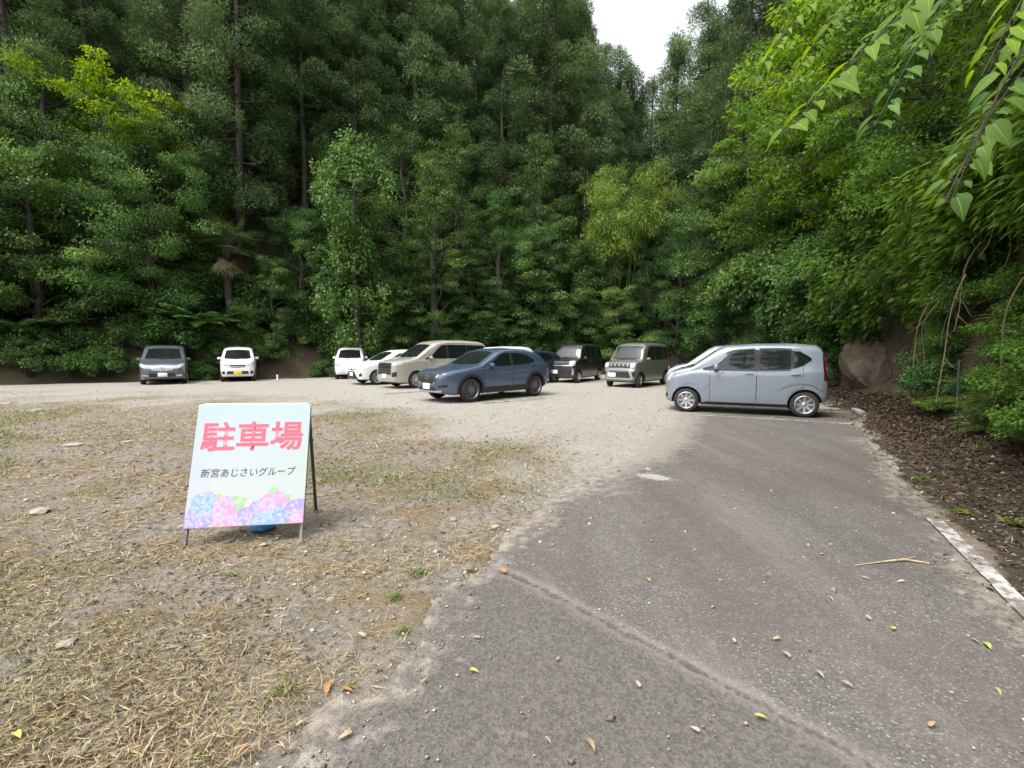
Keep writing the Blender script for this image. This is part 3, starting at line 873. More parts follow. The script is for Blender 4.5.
plant('feathery_shrub', BIGFROND, ('stalks', 'foliage'), (-16.2, 24.6, 2.7), 'bright shrub of long feathery fronds spreading over the bank behind the two left cars', 'shrub', sc=1.0, rz=0.3)
plant('feathery_shrub', BIGFROND, ('stalks', 'foliage'), (-22.0, 22.0, zat(-22, 22) + 0.8), 'smaller feathery-frond shrub on the bank near the left edge', 'shrub', sc=0.8, rz=2.3)
for x, y in along([(11.6, 16.5), (11.6, 22), (12.0, 27), (14, 33)], 1.7) + along([(12.6, 15.5), (12.8, 22), (13.5, 27)], 2.0):
    k = rnd.randrange(4)
    plant('shrub', SHRUBS[k], ('stems', 'foliage'), (x, y, zat(x, y) - 0.05), 'leafy shrub on the slope beyond the silver car', 'shrub', 'shrubs on the slope beyond the silver car', sc=rnd.uniform(0.9, 1.5))
# unseen cedars added behind the viewpoint to darken the car window reflections
for x in range(-34, 30, 5):
    place_tree('cedar_tree', CEDARS[rnd.randrange(4)], x + rnd.uniform(-1.5, 1.5), -24 + rnd.uniform(-3, 3), 'unseen cedar added behind the viewpoint for the window reflections', 'tree', 'unseen cedars added behind the viewpoint', rnd.uniform(.7, .9))
# ------------------------------------------------------------------ cars
def smooth_prof(pts, s, width=0.05):
    """piecewise-linear profile with rounded corners"""
    xs_, zs_ = zip(*pts)
    offs = np.linspace(-1, 1, 9)
    wgt = np.cos(offs * math.pi / 2) ** 2 + 1e-3
    L = xs_[-1]
    acc = 0
    wloc = np.minimum(width, np.minimum(s, L - s) * 0.9 + 0.004)
    for o, g in zip(offs, wgt): acc = acc + g * np.interp(s + o * wloc, xs_, zs_)
    return acc / wgt.sum()

def chaikin(P, k=2):
    for _ in range(k):
        Q = [P[0]]
        for a, b in zip(P, P[1:]):
            Q += [tuple(0.75 * np.array(a) + 0.25 * np.array(b)), tuple(0.25 * np.array(a) + 0.75 * np.array(b))]
        Q.append(P[-1]); P = Q
    return P

def resample(pl, n):
    pl = np.asarray(pl, float)
    d = np.concatenate([[0], np.cumsum(np.linalg.norm(np.diff(pl, axis=0), axis=1))])
    q = np.linspace(0, d[-1], n + 1)
    return np.stack([np.interp(q, d, pl[:, i]) for i in range(pl.shape[1])], 1)

class Car:
    def __init__(s, name, spec, loc, heading, label, cat='car', group=None):
        s.sp = spec
        s.root = empty(name, loc, heading)
        tag(s.root, label, cat, group)
        s.L, s.W, s.H = spec['dims']
        s.wb, s.fo, s.wr = spec['wb'], spec['fo'], spec['wr']
        s.x0 = s.wb / 2 + s.fo                  # x of the front bumper; the origin is midway between the axles
        s.make_shell()
    def X(s, q): return s.x0 - q
    def make_shell(s):
        sp, L = s.sp, s.L
        ends = np.array([0, .004, .012, .025, .045, .07, .10, .14, .19, .25])
        st = np.concatenate([ends, np.linspace(.31, L - .31, 62), L - ends[::-1]])
        T = smooth_prof(sp['top'], st, 0.10)
        B = smooth_prof(sp['bot'], st, 0.06)
        hw = smooth_prof([(a, b * s.W / 2) for a, b in sp['plan']], st, 0.10)
        Bt = np.interp(st, *zip(*sp['belt']))
        tum = sp.get('tumble', 0.16)
        rings = []
        for i, x in enumerate(st):
            t_, b_, w_ = T[i], B[i], hw[i]
            S_ = min(Bt[i], t_ - 0.06 - 0.25 * max(0.0, min(1.0, (0.35 - (t_ - b_)) / 0.35)) * 0.0)
            S_ = max(S_, b_ + 0.6 * (t_ - b_)) if S_ < b_ + 0.12 else S_
            up = max(0.0, t_ - S_)
            k = min(1.0, up / 0.55)
            wt = w_ - tum * k * (s.H - 1.0) / 0.6 * 0.62
            rc = min(0.14, 0.06 + 0.08 * k, wt * 0.4)
            h = t_ - b_
            half = [(0, b_), (w_ * 0.55, b_), (w_ * 0.9, b_), (w_ - 0.012, b_ + min(0.06, h * .2)), (w_ + 0.0, b_ + min(0.22, h * .4)),
                    (w_ + 0.008, b_ + 0.5 * (S_ - b_) + .02), (w_ + 0.004, S_ - 0.05 * min(1, h)), (w_ - 0.012, S_), (w_ - 0.02 - 0.3 * (w_ - wt), S_ + 0.3 * max(up - rc, 0.0)),
                    (wt + 0.012, t_ - rc - .02), (wt - rc * 0.25, t_ - rc * 0.38), (wt - rc * 1.1, t_ - 0.012), (wt * 0.55, t_ + 0.010), (0, t_ + 0.018)]
            half = chaikin(half, 2)
            ring = half + [(-y, z) for y, z in half[-2:0:-1]]
            rings.append([(s.X(x), y, z) for y, z in ring])
        n = len(rings[0])
        V = [p for r_ in rings for p in r_]
        F = []
        for i in range(len(rings) - 1):
            for k in range(n):
                F.append((i * n + k, i * n + (k + 1) % n, (i + 1) * n + (k + 1) % n, (i + 1) * n + k))
        F.append(tuple(range(n - 1, -1, -1)))
        F.append(tuple((len(rings) - 1) * n + k for k in range(n)))
        F = [tuple(reversed(f)) for f in F]
        s.V, s.F = V, F
        s.bvh = BVHTree.FromPolygons([Vector(v) for v in V], F)
    def cut(s):
        """the body with its wheel openings cut out"""
        me = bpy.data.meshes.new('body')
        me.from_pydata(s.V, [], s.F)
        for m_ in (s.sp['paint'], M['black_plastic']): me.materials.append(m_)
        tmp = bpy.data.objects.new('tmp_body', me); C.objects.link(tmp)
        cb = MB()
        R_ = s.wr + 0.055
        for ax in (s.wb / 2, -s.wb / 2):
            for q in (-1, 1):
                V, F = [], []
                n = 28
                for yy in (s.W / 2 - 0.27, s.W / 2 + 0.2):
                    V += [(ax + R_ * math.cos(6.28318 * k / n), q * yy, s.wr + R_ * math.sin(6.28318 * k / n)) for k in range(n)]
                for k in range(n): F.append((k, (k + 1) % n, n + (k + 1) % n, n + k))
                F += [tuple(range(n - 1, -1, -1)), tuple(range(n, 2 * n))]
                if q > 0: F = [tuple(reversed(f)) for f in F]
                cb.add(V, F)
        cm = bpy.data.objects.new('tmp_cut', cb.mesh('tmp_cut', M['black_plastic'])); C.objects.link(cm)
        bmm = bmesh.new(); bmm.from_mesh(cm.data); bmesh.ops.recalc_face_normals(bmm, faces=bmm.faces); bmm.to_mesh(cm.data); bmm.free()
        bmm = bmesh.new(); bmm.from_mesh(me); bmesh.ops.recalc_face_normals(bmm, faces=bmm.faces); bmm.to_mesh(me); bmm.free()
        md = tmp.modifiers.new('b', 'BOOLEAN'); md.object = cm; md.operation = 'DIFFERENCE'; md.solver = 'EXACT'
        bpy.context.view_layer.update()
        dg = bpy.context.evaluated_depsgraph_get()
        out = bpy.data.meshes.new_from_object(tmp.evaluated_get(dg))
        out.name = 'body'
        bpy.data.objects.remove(tmp); bpy.data.objects.remove(cm)
        out.materials.clear()
        for m_ in (s.sp['paint'], M['black_plastic']): out.materials.append(m_)
        for p in out.polygons:
            c = p.center; k = 0
            for ax in (s.wb / 2, -s.wb / 2):
                dd = math.hypot(c.x - ax, c.z - s.wr)
                if dd < R_ + 0.004 and abs(c.y) < s.W / 2 - 0.02 and (abs(abs(c.y) - (s.W / 2 - 0.27)) < 0.01 or dd > R_ - 0.02): k = 1
            if c.z < 0.24: k = 1
            p.material_index = k
        out.shade_smooth(); out.set_sharp_from_angle(angle=R(35))
        return obj('body', out, s.root)
    # patches laid on the shell
    def hit(s, o, d):
        h = s.bvh.ray_cast(Vector(o), Vector(d))
        return h[0], h[1]
    def patch(s, name, mode, top, bot, mat, n=14, m=6, off=0.006, parent=None, skirt=0.02, side=1, sub=None):
        """mode 'side': (q,z), q from the front bumper; 'front'/'rear': (y,z); 'roof': (q,y). Between the polylines top and bot."""
        A, Bq = resample(top, n), resample(bot, n)
        G, Nn = [], []
        miss = 0
        for j in range(m + 1):
            for i in range(n + 1):
                a, b = A[i] + (Bq[i] - A[i]) * j / m
                for tr in range(14):
                    if mode == 'side': o, d = (s.X(a), 3 * side, b), (0, -side, 0)
                    elif mode == 'front': o, d = (s.x0 + 1, a, b), (-1, 0, 0)
                    elif mode == 'rear': o, d = (s.X(s.L) - 1, a, b), (1, 0, 0)
                    else: o, d = (s.X(a), b, 4), (0, 0, -1)
                    p, nn = s.hit(o, d)
                    if p is not None: break
                    if mode in ('front', 'rear'): a *= 0.96
                    else: b -= 0.012
                if p is None: p, nn = Vector((0, 0, 0.5)), Vector((0, 0, 1)); miss += 1
                dv = -Vector(d)
                q = (nn * 0.6 + dv * 0.4); q.normalize()
                G.append(p + q * off); Nn.append(q)
        mb = MB()
        w_ = n + 1
        F = []
        for j in range(m):
            for i in range(n): F.append((j * w_ + i, j * w_ + i + 1, (j + 1) * w_ + i + 1, (j + 1) * w_ + i))
        loop = [i for i in range(w_)] + [j * w_ + n for j in range(1, m + 1)] + [m * w_ + i for i in range(n - 1, -1, -1)] + [j * w_ for j in range(m - 1, 0, -1)]
        b0 = len(G)
        V = G + [G[k] - Nn[k] * (skirt + off) for k in loop]
        for k in range(len(loop)):
            k2 = (k + 1) % len(loop)
            F.append((loop[k2], loop[k], b0 + k, b0 + k2))
        # face outwards
        e1, e2 = V[1] - V[0], V[w_] - V[0]
        mid = (m // 2) * w_ + n // 2
        e1, e2 = V[mid + 1] - V[mid], V[mid + w_] - V[mid]
        if e1.cross(e2).dot(Nn[mid]) < 0: F = [tuple(reversed(f)) for f in F]
        mb.add(V, F)
        return mb.build(name, mat, parent or s.root, True)
    def ring_patch(s, name, ax, r1, r2, a0, a1, mat, side=1, off=0.010):
        q0 = s.fo if ax > 0 else s.fo + s.wb
        A = np.linspace(R(a0), R(a1), 26)
        tp = [(q0 - r2 * math.cos(k), s.wr + r2 * math.sin(k)) for k in A]
        bt = [(q0 - r1 * math.cos(k), s.wr + r1 * math.sin(k)) for k in A]
        return s.patch(name, 'side', tp, bt, mat, 26, 2, off, side=side)
    def wheel(s, ax, q, spokes, rimmat, steer=0.0):
        e = empty('wheel', (ax, q * (s.W / 2 - 0.11), s.wr), (math.pi if q < 0 else 0) + steer, s.root)
        r_, rr = s.wr, s.sp.get('rim', s.wr * 0.66)
        tb = MB()
        w2 = 0.095
        tb.lathe([(rr - .01, -w2), (rr + .02, -w2 - .006), (r_ - .025, -w2 + .004), (r_ - .006, -w2 + .022), (r_, -w2 + .04), (r_, w2 - .04), (r_ - .006, w2 - .022),
                  (r_ - .025, w2 - .004), (rr + .02, w2 + .006), (rr - .01, w2), (rr - .025, w2 - .02), (rr - .03, -w2)], 32)
        tb.build('tyre', M['rubber'], e, True)
        rb = MB()
        rb.lathe([(rr + .004, w2 + .004), (rr - .006, w2 + .008), (rr - .022, w2 - .01), (rr - .03, w2 - .05)], 32)
        rb.lathe([(0.001, w2 - .012), (.028, w2 - .012), (.05, w2 - .022), (.06, w2 - .05)], 20)
        n = spokes
        for k in range(n):
            a = 2 * math.pi * k / n
            for da in ((-0.10, 0.10) if s.sp.get('twin', True) else (0,)):
                rot = Matrix.Rotation(-a, 3, 'Y')
                P0 = rot @ Vector((0.035, w2 - .026, da * 0.12))
                P1 = rot @ Vector((rr - .012, w2 - .012, da * (0.55 if s.sp.get('twin', True) else 0)))
                dv = (P1 - P0); L = dv.length; u = dv.normalized(); sd = u.cross(Vector((0, 1, 0))).normalized(); nn = Vector((0, 1, 0))
                hw0, hw1 = (0.015, 0.011) if s.sp.get('twin', True) else (0.024, 0.020)
                V = [P0 - sd * hw0 - nn * .02, P0 + sd * hw0 - nn * .02, P0 + sd * hw0, P0 - sd * hw0, P1 - sd * hw1 - nn * .03, P1 + sd * hw1 - nn * .03, P1 + sd * hw1, P1 - sd * hw1]
                rb.add(V, [(0, 1, 2, 3), (4, 7, 6, 5), (0, 4, 5, 1), (1, 5, 6, 2), (2, 6, 7, 3), (3, 7, 4, 0)])
        rb.build('rim', rimmat, e, True)
        db = MB()
        db.lathe([(0.001, w2 - .055), (rr - .028, w2 - .055)], 24)
        db.build('brake_disc', M['dark_alloy'] if rimmat is not M['dark_alloy'] else M['black_plastic'], e)
    def mirror(s, q, z, mat, w_=0.13, h=0.12):
        p, _ = s.hit((s.X(q), 3, z), (0, -1, 0))
        for sd in (1, -1):
            mb = MB()
            mb.box((s.X(q) + .02, sd * (p.y + 0.085), z + .05), (0.10, w_ + .04, h), Matrix.Rotation(sd * 0.15, 3, 'Z'), 0, 0.035)
            mb.box((s.X(q) + .03, sd * (p.y + 0.02), z - .01), (0.07, 0.12, 0.04), None, 1, 0.012)
            mb.build('mirror', [mat, M['black_plastic']], s.root, True)
    def handle(s, parent, q, z, mat, side=1):
        p, _ = s.hit((s.X(q), 3 * side, z), (0, -side, 0))
        mb = MB()
        mb.box((p.x, p.y + side * 0.025, p.z), (0.17, 0.024, 0.03), None, 0, 0.010)
        return mb.build('handle', mat, parent, True)
    def plate(s, z, mat, y=0.0, w_=0.33, h=0.165, rear=False):
        p, _ = s.hit((s.X(s.L) - 1 if rear else s.x0 + 1, y, z), (1 if rear else -1, 0, 0))
        mb = MB()
        mb.box((p.x + (-.012 if rear else .016), y, z), (0.012, w_, h), None, 0, 0.004)
        return mb.build('number_plate', mat, s.root, True)

def kei_windows(s): pass

def build_car(name, spec, loc, heading, label, group=None, detail=True, **o):
    s = Car(name, spec, loc, heading, label, 'car', group)
    s.cut()
    P_ = spec['paint']
    G_ = M['glass']
    ws = spec['screen']                          # windscreen: (z0, halfwidth0, z1, halfwidth1)
    z0, y0, z1, y1 = ws
    s.patch('windscreen', 'front', [(-y1, z1 - .03), (-y1 * .5, z1), (0, z1 + .006), (y1 * .5, z1), (y1, z1 - .03)],
            [(-y0, z0 + .03), (-y0 * .5, z0 + .004), (0, z0), (y0 * .5, z0 + .004), (y0, z0 + .03)], G_, 16, 10, 0.004)
    if 'rear_screen' in spec:
        z0, y0, z1, y1 = spec['rear_screen']
        s.patch('rear_screen', 'rear', [(-y1, z1), (0, z1 + .01), (y1, z1)], [(-y0, z0), (0, z0 - .01), (y0, z0)], G_, 12, 8, 0.004)
    for sd in (1, -1):
        doors = []
        for q0, q1, zt, hq in spec.get('doors', ()):
            zb = spec['sill']
            tp = [(q0, zt), (q1, zt)] if not isinstance(zt, list) else zt
            Rr = spec['wr'] + .085 + spec.get('arch', 0)
            def zarch(q):
                for qc in (spec['fo'], spec['fo'] + spec['wb']):
                    if abs(q - qc) < Rr: return max(zb, spec['wr'] + math.sqrt(Rr * Rr - (q - qc) ** 2))
                return zb
            bt = [(q, zarch(q)) for q in np.linspace(q0, q1, 22)]
            s.patch('seam', 'side', [(q0 - .010, tp[0][1] + .01)] + [(a, b + .010) for a, b in tp[1:-1]] + [(q1 + .010, tp[-1][1] + .01)], [(q0 - .010, bt[0][1] - .012)] + [(a_, b_ - .012) for a_, b_ in bt[1:-1]] + [(q1 + .010, bt[-1][1] - .012)], M['seam'], 22, 12, 0.0015, side=sd, skirt=.006)
            d = s.patch('door', 'side', tp, bt, P_, 22, 14, 0.004, side=sd, skirt=.006)
            s.handle(d, hq, spec.get('handle_z', 0.95), spec.get('handle', P_), sd)
            doors.append((q0, q1, d))
        for tp, bt in spec['windows']:
            qm = sum(a for a, b in tp + bt) / len(tp + bt)
            par = None
            for q0, q1, d in doors:
                if q0 < qm < q1: par = d
            s.patch('window', 'side', tp, bt, G_, 14, 7, 0.011, side=sd, parent=par, skirt=.012)
        wn = sorted([w for w in spec['windows'] if max(w[0])[0] > 1.2], key=lambda w: w[0][0][0])
        for (t0, b0), (t1, b1) in zip(wn, wn[1:]):
            if t1[0][0] - t0[-1][0] > .01 or True:
                s.patch('pillar_trim', 'side', [t0[-1], t1[0]], [b0[-1], b1[0]], M['black_plastic'], 3, 6, .009, side=sd, skirt=.008)
        for nm, tp, bt, mt, of in spec.get('side_trim', ()):
            s.patch(nm, 'side', tp, bt, mt, 16, 4, of, side=sd)
        if spec.get('arch'):
            for ax in (s.wb / 2, -s.wb / 2): s.ring_patch('arch_trim', ax, s.wr + .045, s.wr + .045 + spec['arch'], -14, 194, M['black_plastic'], sd)
        for ax in (s.wb / 2, -s.wb / 2): s.wheel(ax, sd, spec.get('spokes', 5), spec.get('rimmat', M['alloy']), o.get('steer', 0) if ax > 0 else 0)
    for nm, tp, bt, mt, of, mirror_ in spec.get('front', ()):
        s.patch(nm, 'front', tp, bt, mt, 14, 6, of)
        if mirror_: s.patch(nm, 'front', [(-a, b) for a, b in tp], [(-a, b) for a, b in bt], mt, 14, 6, of)
    for nm, tp, bt, mt, of in spec.get('rear', ()):
        for q in (1, -1): s.patch(nm, 'rear', [(q * a, b) for a, b in tp], [(q * a, b) for a, b in bt], mt, 6, 6, of)
    s.mirror(*spec['mirror'], o.get('mirror_mat', P_))
    s.plate(spec['plate_z'], spec.get('plate', M['plate']), spec.get('plate_y', 0.0))
    s.plate(spec.get('rear_plate_z', 0.75), spec.get('plate', M['plate']), 0, rear=True)
    if 'badge' in spec:
        bz, bw, bh = spec['badge']
        p, nn = s.hit((s.x0 + 1, 0, bz), (-1, 0, 0))
        mb = MB()
        n = 24
        V, F = [], []
        for k in range(n):
            a = 6.28318 * k / n
            for r_ in (1.0, 0.74):
                for dx in (0.008, 0.026): V.append((p.x + dx, bw / 2 * r_ * math.cos(a), bz + bh / 2 * r_ * math.sin(a)))
        for k in range(n):
            j = (k + 1) % n
            F += [(4 * k + 1, 4 * j + 1, 4 * j + 3, 4 * k + 3), (4 * k, 4 * k + 1, 4 * k + 3, 4 * k + 2)[::-1] if False else (4 * k, 4 * j, 4 * j + 1, 4 * k + 1), (4 * k + 2, 4 * k + 3, 4 * j + 3, 4 * j + 2)]
        mb.add(V, F); mb.build('badge', M['chrome'], s.root)
    if spec.get('rails'):
        q0, q1, yy, zz = spec['rails']
        for sd in (1, -1):
            mb = MB()
            pts = [(s.X(q0), sd * yy, zz - .04), (s.X(q0 + .08), sd * yy, zz + .03), (s.X((q0 + q1) / 2), sd * yy, zz + .045), (s.X(q1 - .08), sd * yy, zz + .03), (s.X(q1), sd * yy, zz - .04)]
            mb.tube(pts, 0.016, 6); mb.build('roof_rail', M['black_plastic'], s.root, True)
    # wipers
    mb = MB()
    zc, yc = ws[0] + .015, ws[1]
    for ya, yb in ((-.1, .50), (-.52, .0)):
        pts = []
        for k in range(5):
            yy = ya + (yb - ya) * k / 4
            p, _ = s.hit((s.x0 + 1, yy * yc / .62, zc + .05 - .02 * k), (-1, 0, 0))
            if p is not None: pts.append((p.x + .022, p.y, p.z))
        if len(pts) > 2: mb.tube(pts, 0.009, 5)
    mb.build('wiper', M['black_plastic'], s.root)
    return s

PLAN_KEI = [(0, .62), (.03, .76), (.10, .88), (.25, .95), (.5, .985), (.9, 1.0), (2.7, 1.0), (3.1, .985), (3.3, .95), (3.37, .90), (3.395, .82)]
def plan(L, nose=.62):
    return [(0, nose), (.04, nose + .13), (.14, .86), (.32, .935), (.62, .98), (1.0, 1.0), (L - .7, 1.0), (L - .3, .975), (L - .1, .93), (L - .03, .87), (L, .78)]

def sp_wagon(paintm, **kw):
    """tall small wagon with a sloping screen and rounded arch shoulders"""
    d = dict(dims=(3.395, 1.475, 1.63), wb=2.455, fo=.50, wr=.285, paint=paintm, tumble=.17, spokes=8, twin=False, rim=.198,
             top=[(0, .55), (.02, .76), (.09, .91), (.25, 1.01), (.48, 1.065), (.60, 1.09), (1.13, 1.49), (1.34, 1.59), (2.0, 1.63), (2.8, 1.63), (3.2, 1.59), (3.31, 1.50), (3.345, 1.2), (3.385, .9), (3.395, .62)],
             bot=[(0, .34), (.06, .24), (.3, .19), (2.95, .19), (3.2, .25), (3.395, .40)], belt=[(0, .80), (.4, .93), (.7, .985), (1.2, .995), (2.4, 1.03), (3.395, 1.05)],
             plan=PLAN_KEI, screen=(1.06, .56, 1.50, .49), rear_screen=(1.08, .50, 1.47, .43), sill=.245, handle_z=.955,
             doors=[(1.02, 1.985, [(1.02, 1.06), (1.08, 1.12), (1.36, 1.43), (1.60, 1.52), (1.985, 1.535)], 1.84), (2.0, 2.90, [(2.0, 1.535), (2.6, 1.525), (2.80, 1.49), (2.90, 1.40)], 2.77)],
             windows=[([(1.14, 1.13), (1.38, 1.37), (1.56, 1.46), (1.94, 1.495)], [(1.14, 1.045), (1.5, 1.03), (1.94, 1.03)]),
                      ([(2.06, 1.495), (2.4, 1.495), (2.66, 1.48)], [(2.06, 1.04), (2.4, 1.05), (2.66, 1.06)]),
                      ([(2.725, 1.475), (2.85, 1.45), (3.04, 1.33), (3.06, 1.29)], [(2.725, 1.08), (2.80, 1.10), (2.9, 1.15), (3.06, 1.27)]),
                      ([(.86, 1.07), (.98, 1.10), (1.09, 1.15)], [(.86, 1.045), (.98, 1.045), (1.09, 1.045)])],
             mirror=(1.16, 1.04), plate_z=.42, front=[
                 ('grille', [(-.40, .70), (0, .715), (.40, .70)], [(-.36, .60), (0, .585), (.36, .60)], M['black_plastic'], .006, False),
                 ('grille_bar', [(-.42, .735), (0, .755), (.42, .735)], [(-.40, .705), (0, .722), (.40, .705)], M['chrome'], .014, False),
                 ('headlight', [(.36, .86), (.52, .90), (.66, .95)], [(.34, .73), (.5, .72), (.66, .75)], M['lamp'], .010, True),
                 ('lower_intake', [(-.45, .38), (.45, .38)], [(-.40, .27), (.40, .27)], M['black_plastic'], .006, False),
                 ('fog_light', [(.50, .44), (.60, .44)], [(.50, .36), (.60, .36)], M['black_plastic'], .008, True)],
             rear=[('tail_light', [(.50, 1.40), (.60, 1.36)], [(.56, .82), (.68, .82)], M['red_lamp'], .010)],
             side_trim=[('tail_light', [(3.265, 1.40), (3.315, 1.38)], [(3.30, .84), (3.365, .82)], M['red_lamp'], .009)])
    d.update(kw); return d

def sp_box(paintm, **kw):
    """upright box-shaped small car"""
    d = dict(dims=(3.395, 1.475, 1.79), wb=2.495, fo=.46, wr=.28, paint=paintm, tumble=.09, spokes=6, twin=False,
             top=[(0, .62), (.02, .85), (.07, .97), (.25, 1.03), (.50, 1.075), (.60, 1.09), (.95, 1.60), (1.12, 1.73), (1.5, 1.785), (2.4, 1.79), (3.15, 1.77), (3.28, 1.71), (3.34, 1.3), (3.385, .9), (3.395, .6)],
             bot=[(0, .36), (.05, .25), (.25, .19), (3.05, .19), (3.25, .25), (3.395, .38)], belt=[(0, .9), (.4, 1.0), (.7, 1.03), (2.0, 1.05), (3.395, 1.06)],
             plan=[(0, .74), (.03, .84), (.10, .91), (.25, .96), (.5, .99), (.9, 1.0), (2.8, 1.0), (3.2, .985), (3.34, .95), (3.395, .88)],
             screen=(1.10, .60, 1.66, .545), rear_screen=(1.1, .53, 1.62, .50), sill=.25, handle_z=.97,
             doors=[(.90, 1.78, [(.90, 1.05), (1.0, 1.18), (1.20, 1.58), (1.35, 1.655), (1.78, 1.67)], 1.66), (1.795, 2.72, [(1.795, 1.67), (2.72, 1.66)], 1.93)],
             windows=[([(1.02, 1.16), (1.19, 1.52), (1.30, 1.61), (1.73, 1.63)], [(1.02, 1.10), (1.3, 1.08), (1.73, 1.08)]),
                      ([(1.84, 1.63), (2.65, 1.62)], [(1.84, 1.08), (2.65, 1.09)]),
                      ([(2.77, 1.62), (3.08, 1.60), (3.15, 1.53)], [(2.77, 1.10), (3.10, 1.11), (3.17, 1.16)])],
             mirror=(1.0, 1.08), plate_z=.50, plate_y=-.30, spare=0, front=[],
             rear=[('tail_light', [(.56, 1.25), (.66, 1.25)], [(.58, .80), (.69, .80)], M['red_lamp'], .010)],
             side_trim=[])
    d.update(kw); return d

def sp_suv(paintm):
    return dict(dims=(4.395, 1.795, 1.54), wb=2.655, fo=.92, wr=.345, rim=.245, paint=paintm, tumble=.24, spokes=7, twin=True, rimmat=M['dark_alloy'],
                top=[(0, .62), (.02, .74), (.10, .84), (.35, .92), (.9, 1.00), (1.28, 1.055), (2.05, 1.45), (2.35, 1.525), (2.75, 1.54), (3.3, 1.50), (3.75, 1.40), (4.0, 1.25), (4.22, 1.08), (4.34, .98), (4.385, .78), (4.395, .6)],
                bot=[(0, .38), (.08, .28), (.4, .22), (3.8, .22), (4.15, .30), (4.395, .46)], belt=[(0, .76), (.5, .86), (1.2, .955), (2.5, .99), (3.6, 1.06), (4.395, 1.0)],
                plan=[(0, .50), (.05, .64), (.16, .78), (.38, .90), (.7, .965), (1.1, .99), (1.8, 1.0), (3.2, 1.0), (3.8, .99), (4.15, .94), (4.33, .86), (4.395, .74)],
                screen=(1.06, .66, 1.45, .55), rear_screen=(1.1, .52, 1.40, .48), sill=.40, handle_z=.93,
                doors=[(1.40, 2.52, [(1.40, .98), (1.55, 1.02), (2.10, 1.37), (2.3, 1.43), (2.52, 1.445)], 2.36), (2.535, 3.45, [(2.535, 1.445), (3.0, 1.42), (3.35, 1.33), (3.45, 1.1)], 3.26)],
                windows=[([(1.62, 1.05), (2.06, 1.33), (2.22, 1.39), (2.46, 1.405)], [(1.62, 1.005), (2.0, 1.01), (2.46, 1.02)]),
                         ([(2.58, 1.405), (2.95, 1.385), (3.25, 1.31), (3.52, 1.19)], [(2.58, 1.025), (3.0, 1.04), (3.25, 1.06), (3.52, 1.13)])],
                side_trim=[('sill_cladding', [(1.30, .42), (3.2, .42)], [(1.30, .235), (3.2, .235)], M['black_plastic'], .012),
                           ('sill_strip', [(1.32, .262), (3.2, .262)], [(1.32, .235), (3.2, .235)], M['chrome'], .018),
                           ('tail_light', [(4.10, .99), (4.28, .98)], [(4.14, .90), (4.30, .90)], M['red_lamp'], .008)],
                arch=.085, mirror=(1.66, 1.0), plate_z=.47, plate_y=-.02, badge=(.72, .15, .12), front=[
                    ('grille', [(-.46, .80), (0, .835), (.46, .80)], [(-.36, .56), (-.2, .53), (.2, .53), (.36, .56)], M['black_plastic'], .006, False),
                    ('grille_wing', [(.42, .795), (.50, .80)], [(.30, .545), (.37, .525)], M['chrome'], .012, True),
                    ('grille_lip', [(-.33, .545), (0, .525), (.33, .545)], [(-.31, .525), (0, .50), (.31, .525)], M['chrome'], .012, False),
                    ('headlight', [(.47, .82), (.62, .845), (.80, .87)], [(.46, .745), (.6, .755), (.80, .80)], M['lamp_dark'], .008, True),
                    ('lower_intake', [(-.40, .46), (.40, .46)], [(-.42, .36), (.42, .36)], M['black_plastic'], .006, False),
                    ('bumper_lip', [(-.60, .36), (0, .345), (.60, .36)], [(-.56, .305), (0, .295), (.56, .305)], M['chrome'], .012, False),
                    ('fog_trim', [(.48, .50), (.72, .53)], [(.50, .44), (.72, .46)], M['black_plastic'], .008, True)],
                rear=[('tail_light', [(.45, .99), (.62, .97)], [(.45, .90), (.64, .90)], M['red_lamp'], .010)])

